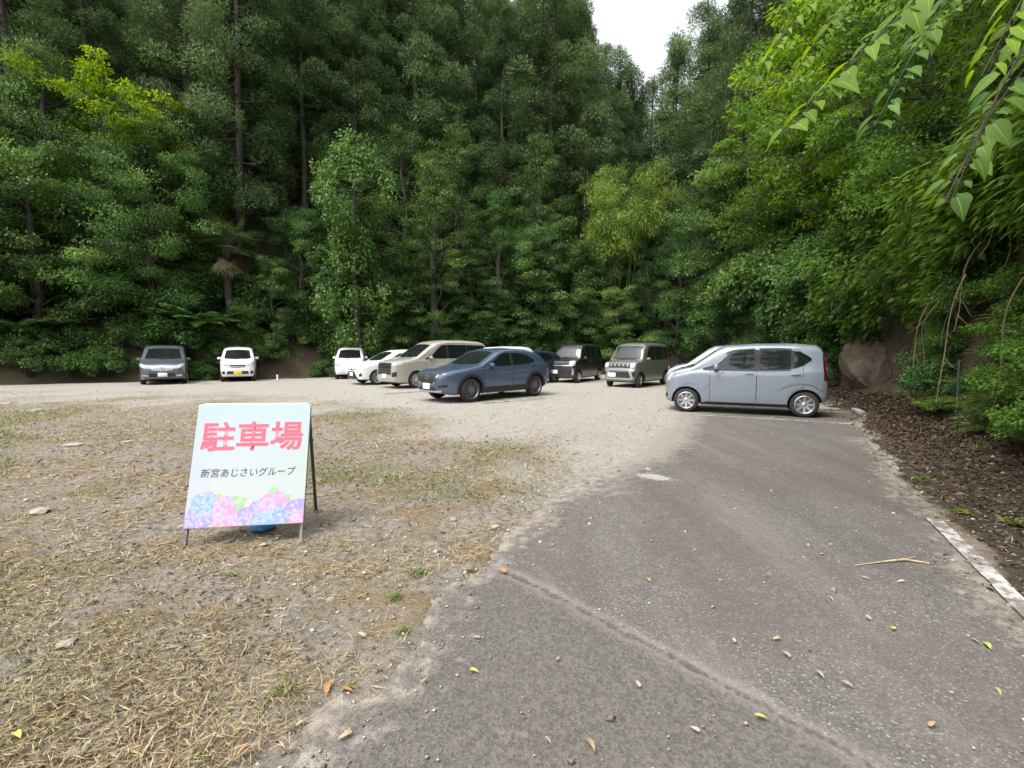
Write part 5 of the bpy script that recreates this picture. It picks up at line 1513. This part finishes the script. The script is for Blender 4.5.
def pebbles(x, y, z, s, name, mat, tint):
    n = len(x)
    base = np.array([(1, 0, 0), (0, 1, 0), (-1, 0, 0), (0, -1, 0), (0, 0, .6), (0, 0, -.5)], float)
    V = base[None] * (1 + rng.normal(size=(n, 6, 1)) * .18)
    a = rng.random(n) * 6.283; ca, sa = np.cos(a), np.sin(a)
    el = rng.uniform(.6, 1.0, n)
    X = (V[..., 0] * ca[:, None] - V[..., 1] * el[:, None] * sa[:, None]); Y = (V[..., 0] * sa[:, None] + V[..., 1] * el[:, None] * ca[:, None])
    V = np.stack([X, Y, V[..., 2]], -1) * s[:, None, None] + np.stack([x, y, z], 1)[:, None]
    f = np.array([(0, 1, 4), (1, 2, 4), (2, 3, 4), (3, 0, 4), (1, 0, 5), (2, 1, 5), (3, 2, 5), (0, 3, 5)])
    F = (np.arange(n)[:, None, None] * 6 + f[None]).reshape(-1, 3)
    return np_mesh(name, V.reshape(-1, 3), F, mat, True, {'tint': np.repeat(tint, 6)})
t = NT('pebble'); pebm = t.done(t.bsdf(t.mix(t.attr('tint'), (.12, .10, .08), (.46, .42, .36)), .9))
x, y = scatter(42000, .9, 18)
rd_ = road_d(x, y); ld = sdf(x, y, LOT)
dens = np.where(rd_ < -.05, .022 + .55 * np.exp(rd_ / .12), .45 + .3 * gravel_mask(x, y)) * (ld < -.3)
k = rng.random(len(x)) < dens
x, y = x[k], y[k]
z = np.where(road_d(x, y) < -.05, .006, land(x, y) + .002)
o = obj('loose_gravel', pebbles(x, y, z, rng.gamma(2.0, .0028, len(x)) * np.clip(y / 2.5, .8, 1.5) + .0012, 'loose_gravel', pebm, rng.random(len(x)))); tag(o, 'loose gravel and grit on the ground', 'gravel', kind='stuff')
# brown leaf litter on the soil shoulder under the bank, and thinly over the lane
t_ = rng.random(26000)
bx = np.interp(t_ * 20 - 1, [-1, 0, 2, 4, 7.3, 11.2, 15, 19], [3.3, 3.5, 4.3, 5.3, 7.3, 9.7, 10.7, 10.8]); by = t_ * 20 - 1
bx = bx + rng.normal(size=len(bx)) * .45 - .6
rd_ = road_d(bx, by)
k = (rng.random(len(bx)) < sm(rd_, -.35, .12)) & (sdf(bx, by, LOT) < .5)
bx, by = bx[k], by[k]
sc_ = np.clip(by / 5, .8, 2.2)
zz = np.where(road_d(bx, by) < -.02, .01, land(bx, by))
o = obj('leaf_litter', flat_bits(bx, by, zz + rng.random(len(bx)) * .03 + .004, rng.uniform(.03, .085, len(bx)) * sc_ ** .5, rng.uniform(.010, .036, len(bx)) * sc_ ** .5, rng.beta(1.3, 2.0, len(bx)), .35, 'leaf_litter', M['litter'], .25)); tag(o, 'brown leaf litter on the soil under the right bank', 'leaf litter', kind='stuff')
x, y = scatter(5200, 3.5, 24)
k = (sdf(x, y, LOT) < -.2) & (x > np.interp(y, [0, 8, 14, 24], [0, 1.2, 0.5, -24])) & (rng.random(len(x)) < .5 * sm(fbm(x, y, .4), .42, .6))
x, y = x[k], y[k]
z = np.where(road_d(x, y) < 0, .008, land(x, y) + .004)
o = obj('leaf_dust', flat_bits(x, y, z, rng.uniform(.015, .045, len(x)), rng.uniform(.008, .02, len(x)), rng.beta(1.5, 1.6, len(x)), .15, 'leaf_dust', M['litter'], .2)); tag(o, 'small scraps of dead leaf thinly strewn over the lane and gravel', 'leaf litter', kind='stuff')

x, y = scatter(60000, .9, 15)
dens = (.15 + .85 * sm(fbm(x + 7, y + 3, 1.3), .42, .6)) * (1 - .9 * gravel_mask(x, y)) * sm(road_d(x, y), -.08, .2) * (sdf(x, y, LOT) < -.6) * sm(3.0 - (x - np.interp(y, [0, 12], [1, 9])), 2.0, 4.0)
k = rng.random(len(x)) < dens * .55
x, y = x[k], y[k]
s_ = np.clip(y / 3, .8, 2.2)
o = obj('dead_grass_scraps', flat_bits(x, y, land(x, y) + rng.random(len(x)) * .015 + .002, rng.uniform(.012, .05, len(x)) * s_ ** .6, rng.uniform(.005, .018, len(x)) * s_ ** .6, rng.beta(1.2, 1.8, len(x)), .4, 'dead_grass_scraps', M['litter'], .3)); tag(o, 'dark scraps of dead grass and leaf between the straw', 'dead grass', kind='stuff')

# single fallen leaves one can point at
fl = []
for nm, ca, s_ in (('tan', (.36, .25, .14), 1), ('yellow', (.45, .37, .09), 1), ('orange', (.33, .15, .06), 1), ('pale', (.30, .26, .20), 1), ('green', (.30, .42, .06), 1)):
    V, F, T = heart_leaves(np.array([[0, 0, .006]]), np.array([[1, 0, .10]]), np.array([[0, .2, 1.0]]), np.array([.085]), np.array([.034]), np.array([.5]))
    me = np_mesh('fallen_leaf_' + nm, V, F, simple('leaf_' + nm, ca, .7, .25, 30), True)
    fl.append(me)
spots = [(587, 743, 0, 1.4), (470, 672, 1, 1.0), (755, 718, 1, .9), (421, 686, 0, .8), (780, 640, 0, .9), (735, 645, 3, .8), (828, 598, 0, .9), (893, 632, 1, 1.1), (766, 577, 0, .7), (870, 622, 3, .9), (790, 660, 3, 1.0), (985, 645, 4, 1.3), (996, 690, 0, .8), (650, 583, 1, .7),
         (651, 543, 0, .7), (696, 551, 3, .6), (868, 581, 0, .8), (905, 583, 3, .9), (600, 503, 0, .7), (723, 497, 3, .6), (742, 492, 0, .6), (562, 527, 2, .7), (552, 547, 0, .6), (816, 673, 3, 1.1), (852, 690, 3, .9), (970, 640, 0, .9),
         (328, 685, 2, 1.5), (342, 690, 2, 1.2), (352, 735, 0, 1.1), (15, 740, 1, 1.3), (505, 575, 2, 1.3), (296, 727, 3, 1.1), (238, 758, 2, 1.0), (430, 560, 0, 1.0), (268, 545, 3, 1.2), (365, 640, 3, 1.0), (820, 556, 0, .8), (712, 610, 0, .7), (618, 470, 0, .7), (838, 510, 0, .7), (888, 520, 2, .8), (610, 620, 3, .7), (480, 640, 0, .7), (640, 690, 3, .8), (700, 735, 3, .8), (560, 660, 0, .6), (930, 730, 0, 1.0), (545, 740, 3, .7)]
for i, (u, v, k, s_) in enumerate(spots):
    x, y = gp(u, v)
    onr = float(road_d(np.array([x]), np.array([y]))[0]) < 0
    o = obj('fallen_leaf', fl[k]); o.location = (x, y, .012 if onr else zat(x, y) + .012); s2 = .62 * s_ * (1 + .12 * max(0, y - 2)); o.scale = (s2,) * 3
    o.rotation_euler = (rnd.gauss(0, .12), rnd.gauss(0, .12), rnd.random() * 6.28)
    cn = ('tan', 'yellow', 'orange', 'pale cream', 'fresh green')[k]
    if k == 4: tag(o, 'fresh green fallen leaf on the asphalt by the right edge line', 'leaf')
    else: tag(o, f'{cn} fallen leaf lying on the ' + ('asphalt lane' if onr else 'dry grass'), 'leaf', f'{cn} leaves on the ' + ('asphalt' if onr else 'grass'))
mb = MB()
x0, y0 = gp(855, 567); x1, y1 = gp(925, 563)
mb.tube([(x0, y0, .012), (x0 + (x1 - x0) * .4, y0 + (y1 - y0) * .4 + .02, .016), (x0 + (x1 - x0) * .75, y1 + .015, .02), (x1, y1 - .03, .012)], [.003, .006, .009, .007], 6)
mb.tube([(x0 + (x1 - x0) * .75, y1 + .015, .02), (x1 - .02, y1 + .06, .02)], [.005, .003], 5)
o = mb.build('broken_twig', simple('twig_pale', (.42, .33, .22), .8, .4, 25), None, True); tag(o, 'pale broken twig lying on the asphalt lane', 'twig')
mb = MB()
x0, y0 = gp(140, 765); x1, y1 = gp(168, 725)
mb.tube([(x0, y0, zat(x0, y0) + .015), ((x0 + x1) / 2, (y0 + y1) / 2 + .01, zat(x0, y0) + .03), (x1, y1, zat(x1, y1) + .02)], [.004, .006, .004], 6)
o = mb.build('dry_stick', simple('stick_pale', (.40, .31, .20), .8, .4, 25), None, True); tag(o, 'pale dry stalk lying in the straw at the bottom left', 'stick')

# weeds in the grass and on the shoulder
def weed_proto(seed, n, l, wd, mat):
    global rng
    rng = np.random.default_rng(seed)
    lv = Leaves()
    A = np.stack([rng.normal(size=n) * .8, rng.normal(size=n) * .8, rng.uniform(.25, 1.0, n)], 1)
    P_ = np.stack([rng.normal(size=n) * l * .3, rng.normal(size=n) * l * .3, np.zeros(n)], 1)
    lv.add(*leaf_quads(P_, A, np.array([0, 0, 1.0]) + rng.normal(size=(n, 3)) * .3, rng.uniform(.5, 1, n) * l, wd, rng.random(n), .1, .4))
    return lv.mesh('weed', M[mat])
weeds = [weed_proto(1, 60, .16, .010, 'grass'), weed_proto(2, 40, .07, .028, 'fern'), weed_proto(3, 80, .12, .008, 'grass')]
rng = np.random.default_rng(6)
for u, v, k, s_, lab in ((285, 690, 0, 1.0, 'long-bladed green weed in the straw in front of the sign, near the asphalt'), (350, 686, 1, .8, 'small broad-leaved weed at the asphalt edge near the lens'), (402, 636, 2, .9, 'yellowish weed tuft at the ragged asphalt edge'),
        (322, 757, 0, .7, 'green tuft at the bottom edge of the dry grass'), (200, 757, 0, .7, 'bright green tuft at the bottom, left of centre of the straw'), (470, 572, 1, 1.2, 'broad-leaved weed where the asphalt edge turns'), (345, 545, 2, 1.0, 'wispy weed right of the sign legs'),
        (95, 607, 1, .9, 'tiny green seedling in the straw left of the sign legs'), (232, 578, 1, 1.1, 'little green weed just in front of the sign legs'), (420, 575, 2, 1.2, 'pale weed in the dry grass right of the sign'), (395, 600, 2, 1.0, 'straggly green weed between sign and asphalt'),
        (925, 480, 1, 2.2, 'leafy weed patch on the dark soil under the bank'), (960, 515, 1, 1.6, 'low weed on the dark soil near the white edge line'), (1016, 528, 1, 2.4, 'bright green weed on the soil at the right edge'), (985, 470, 2, 1.8, 'grassy tuft at the foot of the mossy bank')):
    x, y = gp(u, v)
    o = obj('weed', weeds[k]); o.location = (x, y, zat(x, y)); q_ = s_ * (.62 if u < 600 else .8); o.scale = (q_, q_, q_ * .55); o.rotation_euler = (0, 0, rnd.random() * 6.28); tag(o, lab, 'weed')
# ------------------------------------------------------------------ the steep bank on the right
TOE = np.array([(3.55, 0), (4.35, 2), (5.35, 4), (7.35, 7.3), (9.75, 11.2), (10.75, 15), (10.95, 19), (11.0, 23)], float)
TL = np.concatenate([[0], np.cumsum(np.linalg.norm(np.diff(TOE, axis=0), axis=1))])
def toe(s):
    x, y = np.interp(s, TL, TOE[:, 0]), np.interp(s, TL, TOE[:, 1])
    x2, y2 = np.interp(s + .3, TL, TOE[:, 0]), np.interp(s + .3, TL, TOE[:, 1])
    d = np.array([x2 - x, y2 - y]); d = d / (np.linalg.norm(d) + 1e-9)
    return np.array([x, y]), np.array([d[1], -d[0]])       # point, direction into the bank
def face(s, z):
    """how far into the bank its face lies at height z"""
    p, n = toe(s)
    qs = np.linspace(-.5, 9, 96)
    h = land(p[0] + n[0] * qs, p[1] + n[1] * qs)
    return p, n, float(np.interp(z, np.maximum.accumulate(h + np.arange(96) * 1e-6), qs))
rng = np.random.default_rng(8); rnd = random.Random(8)
def curtain(s0, s1, nclump, leaf, per, zlo, zhi, mat, over):
    lv, tb = Leaves(), MB()
    for i in range(nclump):
        s = rng.uniform(s0, s1)
        z = zlo + (zhi - zlo) * rng.random() ** .9
        lo = zlo + .8 * math.sin(s * 1.9) + .4 * math.sin(s * 4.3)
        if z < lo: z = lo + rng.random() * 1.2
        p, n, q = face(s, z)
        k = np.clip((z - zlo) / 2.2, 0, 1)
        pr = over * (.25 + .75 * k) * rng.uniform(.35, 1.1) + .12
        c = np.array([p[0] + n[0] * (q - pr), p[1] + n[1] * (q - pr), z])
        o3 = np.array([-n[0], -n[1], 0])
        m = int(per * rng.uniform(.6, 1.3))
        rad = rng.uniform(.25, .5)
        d = rdir(m); r = rng.random(m) ** .5
        P_ = c + d * r[:, None] * np.array([rad, rad, rad * .8])
        A = o3 * .75 + d * .45 + np.array([0, 0, -.55]) + rng.normal(size=(m, 3)) * .32
        N = np.array([0, 0, .9]) + o3 * .55 + rng.normal(size=(m, 3)) * .3
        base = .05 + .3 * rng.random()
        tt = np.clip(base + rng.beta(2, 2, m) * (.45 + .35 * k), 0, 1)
        L = leaf * rng.uniform(.6, 1.3, m)
        lv.add(*heart_leaves(P_, A, N, L, L * rng.uniform(.5, .75, m), tt))
        if rng.random() < .6:
            q0 = Vector((p[0] + n[0] * (q + .1), p[1] + n[1] * (q + .1), z + .3))
            limb(tb, q0, Vector(c), .014, .004, 4, -.1, 4, .12)
        if rng.random() < .3:
            e = Vector(c) + Vector((rnd.gauss(0, .1), rnd.gauss(0, .1), -rnd.uniform(.4, 1.0)))
            limb(tb, Vector(c), e, .006, .003, 4, 0, 5, .12)
    return tb.mesh('vine_stems', M['twig'], True), lv.mesh('vine_leaves', M[mat])
LABS = ['vine curtain of large leaves at the right edge, hanging nearest the lens', 'bright vine curtain hanging over the soil shoulder beside the white edge line', 'dense leafy vine curtain above the leaning dark stake on the bank',
        'vine curtain above the mossy bank just beyond the leaning dark stake', 'leafy vine curtain midway between the leaning stake and the rock outcrop', 'leafy vine curtain overhanging the bare brown rock outcrop', 'vine curtain bulging out above the tail of the silver-blue car',
        'farthest vine curtain of small leaves behind the silver-blue car roof']
segs = [(1.5, 3.6), (3.4, 5.4), (5.2, 7.4), (7.2, 9.6), (9.4, 11.9), (11.7, 14.4), (14.2, 17.4), (17.2, 21.5)]
for i, (a, b) in enumerate(segs):
    lf = (.15, .15, .15, .15, .15, .15, .15, .15)[i]
    zl = (3.0, 3.0, 2.95, 2.75, 2.4, 2.1, 1.8, 1.6)[i]
    zh = (5.2, 5.8, 6.5, 7.2, 8.0, 8.6, 9.4, 9.5)[i]
    st, le = curtain(a, b, (120, 130, 150, 170, 190, 200, 210, 200)[i], lf, (60, 60, 58, 52, 46, 42, 40, 40)[i], zl, zh, 'near' if i < 7 else 'vine', (1.0, 1.1, 1.2, 1.3, 1.5, 1.7, 2.0, 2.0)[i])
    e = empty('vine_curtain', (float(toe(a)[0][0]), float(toe(a)[0][1]), 0)); tag(e, LABS[i], 'vine')
    for nm, me in (('stems', st), ('foliage', le)):
        oo = obj(nm, me, e); oo.location = -e.location
# bank plants below the overhang: hanging grass and moss-like growth
rng = np.random.default_rng(9); rnd = random.Random(9)
n = 80000
s = rng.uniform(1.0, 20, n)
pts = np.array([np.interp(s, TL, TOE[:, 0]), np.interp(s, TL, TOE[:, 1])]).T
d = np.array([np.interp(s + .3, TL, TOE[:, 0]), np.interp(s + .3, TL, TOE[:, 1])]).T - pts; d /= np.linalg.norm(d, axis=1, keepdims=True)
nrm = np.stack([d[:, 1], -d[:, 0]], 1)
q = rng.uniform(.1, 1.7, n)
P2 = pts + nrm * q[:, None]
z = land(P2[:, 0], P2[:, 1])
cov = sm(fbm(s, z * 1.3 + 5, .75), .34, .5) * sm(12.5 - s, -3, 3) + .2
k = rng.random(n) < cov
P2, z, nrm, s = P2[k], z[k], nrm[k], s[k]; n = len(z)
A = np.concatenate([-nrm * rng.uniform(.3, 1.0, (n, 1)), rng.normal(size=(n, 1)) * .5 - .35], 1) + rng.normal(size=(n, 3)) * .3
V, F, T = leaf_quads(np.stack([P2[:, 0], P2[:, 1], z - .01], 1), A, np.concatenate([-nrm * .4, np.ones((n, 1))], 1) + rng.normal(size=(n, 3)) * .2, rng.uniform(.06, .26, n), rng.uniform(.009, .026, n), rng.beta(1.3, 2, n), .1, .4)
o = obj('bank_grass', np_mesh('bank_grass', V, F, M['fern'], False, {'tint': T})); tag(o, 'fine grass and moss hanging from the right bank', 'grass', kind='stuff')
for i in range(90):
    s = rnd.uniform(2.0, 11.5); z = rnd.uniform(.5, 2.3) if i % 3 else rnd.uniform(.35, .9)
    p, nv, q = face(s, z)
    x, y = p[0] + nv[0] * q, p[1] + nv[1] * q
    yaw = math.atan2(-nv[1], -nv[0])
    e = plant('fern', FERNS[i % 2], ('stalks', 'fronds'), (x, y, z), 'yellow-green fern growing from the mossy right bank', 'fern', 'ferns on the right bank', rz=rnd.random() * 6.28, sc=rnd.uniform(.22, .42))
    e.rotation_euler = Matrix.Rotation(.7, 3, Vector((nv[1], -nv[0], 0)).normalized() * -1).to_euler() if False else (0, 0, e.rotation_euler.z)
# hanging roots and vines
for i in range(16):
    s = rnd.uniform(2.2, 10.5); z1 = rnd.uniform(2.4, 3.6); z0 = z1 - rnd.uniform(.8, 1.9)
    p, nv, q = face(s, z1)
    off = rnd.uniform(.5, 1.1)
    x, y = p[0] + nv[0] * (q - off), p[1] + nv[1] * (q - off)
    mb = MB()
    pts_ = []
    w1, w2 = rnd.uniform(.04, .12), rnd.random() * 6
    for j in range(12):
        f = j / 11
        pts_.append((x + w1 * math.sin(w2 + f * 6) + .25 * (1 - f) ** 2 * nv[0], y + w1 * math.cos(w2 + f * 5) * .7 + .25 * (1 - f) ** 2 * nv[1], z1 + (z0 - z1) * f))
    mb.tube(pts_, [.011 * (1 - .6 * j / 11) for j in range(12)], 5)
    for j in (4, 7, 9):
        b = Vector(pts_[j]); limb(mb, b, b + Vector((rnd.gauss(0, .16), rnd.gauss(0, .16), -rnd.uniform(.1, .3))), .005, .002, 4, 0, 3, .15)
    o = mb.build('hanging_vine', M['twig'], None, True)
    tag(o, 'bare brown vine stem hanging in front of the dark right bank', 'vine', 'bare vine stems hanging from the right bank')
x, y = gp(955, 449)
mb = MB(); mb.tube([(x, y, zat(x, y) - .05), (x + .10, y + .12, .75), (x + .24, y + .28, 1.35)], [.020, .018, .014], 7)
o = mb.build('leaning_stake', simple('dark_stake', (.02, .02, .018), .6, .4), None, True); tag(o, 'thin dark stake leaning against the mossy right bank', 'stake')

# leafy shoots reaching over the lane near the lens
def shoot(name, pts_, nleaf, L, lab, mat, wd=.55, seed=1, pair=True):
    global rng, rnd
    rng = np.random.default_rng(seed); rnd = random.Random(seed)
    tb, lv = MB(), Leaves()
    pts_ = np.array(pts_, float)
    qs = np.linspace(0, 1, len(pts_)); f = np.linspace(0, 1, 24)
    P_ = np.stack([np.interp(f, qs, pts_[:, k]) for k in range(3)], 1)
    ker = np.ones(5) / 5
    for k in range(3): P_[2:-2, k] = np.convolve(P_[:, k], ker, 'valid')
    tb.tube([tuple(p) for p in P_], [.010 * (1 - .75 * a) for a in f], 6)
    qq = np.linspace(.12, 1.0, nleaf) + rng.normal(size=nleaf) * .012
    qq = np.clip(qq, 0, 1)
    B = np.stack([np.interp(qq, f, P_[:, k]) for k in range(3)], 1)
    dv = unit(np.stack([np.interp(np.minimum(qq + .05, 1), f, P_[:, k]) - np.interp(np.maximum(qq - .05, 0), f, P_[:, k]) for k in range(3)], 1))
    sd = unit(np.cross(dv, np.array([0, 0, 1.0])))
    sg_ = np.where(np.arange(nleaf) % 2 == 0, 1, -1)[:, None]
    pet = B + sd * sg_ * .05 + np.array([0, 0, .01])
    for a, b in zip(B, pet): tb.tube([tuple(a), tuple(b)], .0025, 4)
    A = dv * .6 + sd * sg_ * .75 + np.array([0, 0, -.42]) + rng.normal(size=(nleaf, 3)) * .2
    N = np.array([-.3, -.3, .9]) + rng.normal(size=(nleaf, 3)) * .3
    LL = L * rng.uniform(.45, 1.25, nleaf) * (1 - .35 * qq)
    lv.add(*heart_leaves(pet, A, N, LL, LL * wd * rng.uniform(.85, 1.15, nleaf), rng.random(nleaf), fine=True))
    e = empty(name, tuple(pts_[0])); tag(e, lab, 'branch')
    for nm, me in (('stem', tb.mesh(name + '_stem', M['bark_grey'], True)), ('leaves', lv.mesh(name + '_leaves', M[mat], True))):
        o = obj(nm, me, e); o.location = -e.location
    return e
shoot('leafy_shoot', [(3.6, 3.4, 4.5), (2.9, 3.1, 4.0), (2.1, 2.8, 3.3), (1.45, 2.6, 2.65)], 44, .24, 'bright lime shoot with big leaves sweeping down over the lane, nearest the sky gap', 'lime', .5, 1)
shoot('leafy_shoot', [(4.0, 4.4, 5.2), (3.0, 4.2, 4.8), (2.3, 4.0, 4.2), (1.9, 3.9, 3.6)], 44, .18, 'slender lime shoot with small pointed leaves at the top, reaching farthest left', 'lime', .42, 2)
shoot('leafy_shoot', [(3.6, 3.0, 4.2), (3.1, 2.8, 3.6), (2.6, 2.6, 2.9), (2.2, 2.45, 2.25)], 36, .175, 'shoot of grey-green drooping leaves at the upper right in front of the vine curtain', 'near', .58, 3)
shoot('leafy_shoot', [(4.4, 3.8, 4.2), (3.8, 3.5, 3.7), (3.3, 3.4, 3.1), (3.0, 3.3, 2.5)], 30, .19, 'lowest drooping shoot with pale heart-shaped leaves near the right edge', 'near', .62, 4)
shoot('leafy_shoot', [(3.4, 2.6, 4.2), (2.8, 2.45, 3.7), (2.4, 2.3, 3.2), (2.15, 2.25, 2.75)], 38, .21, 'yellow-green shoot in the top right corner close to the lens', 'lime', .5, 5)
shoot('leafy_shoot', [(4.6, 4.8, 5.7), (3.7, 4.6, 5.2), (2.9, 4.4, 4.5), (2.4, 4.3, 3.8)], 54, .18, 'lime shoot crossing the top of the vine curtain beside the slender one', 'lime', .48, 6)
shoot('leafy_shoot', [(4.4, 4.2, 5.0), (3.7, 3.9, 4.6), (3.1, 3.7, 3.9), (2.6, 3.5, 3.1)], 48, .20, 'mid-green arching shoot between the lime shoots and the drooping grey-green one', 'near', .5, 7)

r9 = random.Random(19)
for i in range(24):
    dz = r9.uniform(0, 1)
    y0 = r9.uniform(2.6, 6.6); x0 = np.interp(y0, [2, 4, 7.3], [4.6, 5.6, 7.6]) + .3
    z0 = 3.3 + .36 * y0 + r9.uniform(-.5, 1.3)
    l = r9.uniform(1.9, 3.0)
    shoot('leafy_shoot', [(x0, y0, z0), (x0 - l * .4, y0 - .1, z0 + .1), (x0 - l * .75, y0 - .25, z0 - .25), (x0 - l, y0 - .35, z0 - .85)], 60, r9.uniform(.13, .19), 'lime-green leafy shoot arching out of the bank top in the upper right', ('lime', 'lime2', 'lime', 'near')[i % 4], .5, 30 + i)['group'] = 'leafy shoots arching from the bank top'
rnd = random.Random(31)
for i in range(120):
    s = rnd.uniform(1.6, 16.5) if i < 54 else rnd.uniform(8.5, 15.5) if i < 84 else rnd.uniform(14, 24); z = rnd.uniform(.6, 2.9)
    p, nv, q = face(s, z)
    x, y = p[0] + nv[0] * (q + .05), p[1] + nv[1] * (q + .05)
    if math.hypot(x - 10.5, y - 13.3) < 1.7 and z < 2.3 or math.hypot(x - 10.2, y - 12.2) < 1.1: continue
    plant('bank_plant', SHRUBS[(1, 3)[i % 2]], ('stems', 'foliage'), (x, y, z - .15), 'low leafy plant clinging to the right bank below the overhang', 'plant', 'low plants on the right bank', sc=rnd.uniform(.28, .5) * (1 if i < 54 else 1.3 if i < 84 else 1.9))

IVY = shrub_proto(1.2, .8, 55, 120, 57, leaf=(0.085, 0.065), mat='near', droop=.7)
rnd = random.Random(33)
for i in range(46):
    s = rnd.uniform(1.2, 10.5); z = rnd.uniform(.6, 2.7)
    p, nv, q = face(s, z)
    x, y = p[0] + nv[0] * (q + .02), p[1] + nv[1] * (q + .02)
    plant('ivy_plant', IVY, ('stems', 'foliage'), (x, y, z - .2), 'fresh green ivy patch on the steep right bank near the lens', 'ivy', 'ivy patches on the right bank', sc=rnd.uniform(.3, .5))
for i in range(12):
    x, y = 10.9 + .12 * i + rnd.uniform(-.3, .3), 21.5 + .75 * i + rnd.uniform(-.3, .3)
    plant('shrub', SHRUBS[i % 4], ('stems', 'foliage'), (x, y, zat(x, y) - .1), 'leafy shrub on the slope beyond the silver car', 'shrub', 'shrubs on the slope beyond the silver car', sc=rnd.uniform(.7, 1.1))
    x += .6
    plant('shrub', SHRUBS[(i + 1) % 4], ('stems', 'foliage'), (x, y, zat(x, y) - .3), 'leafy shrub on the slope beyond the silver car', 'shrub', 'shrubs on the slope beyond the silver car', sc=rnd.uniform(.8, 1.2))
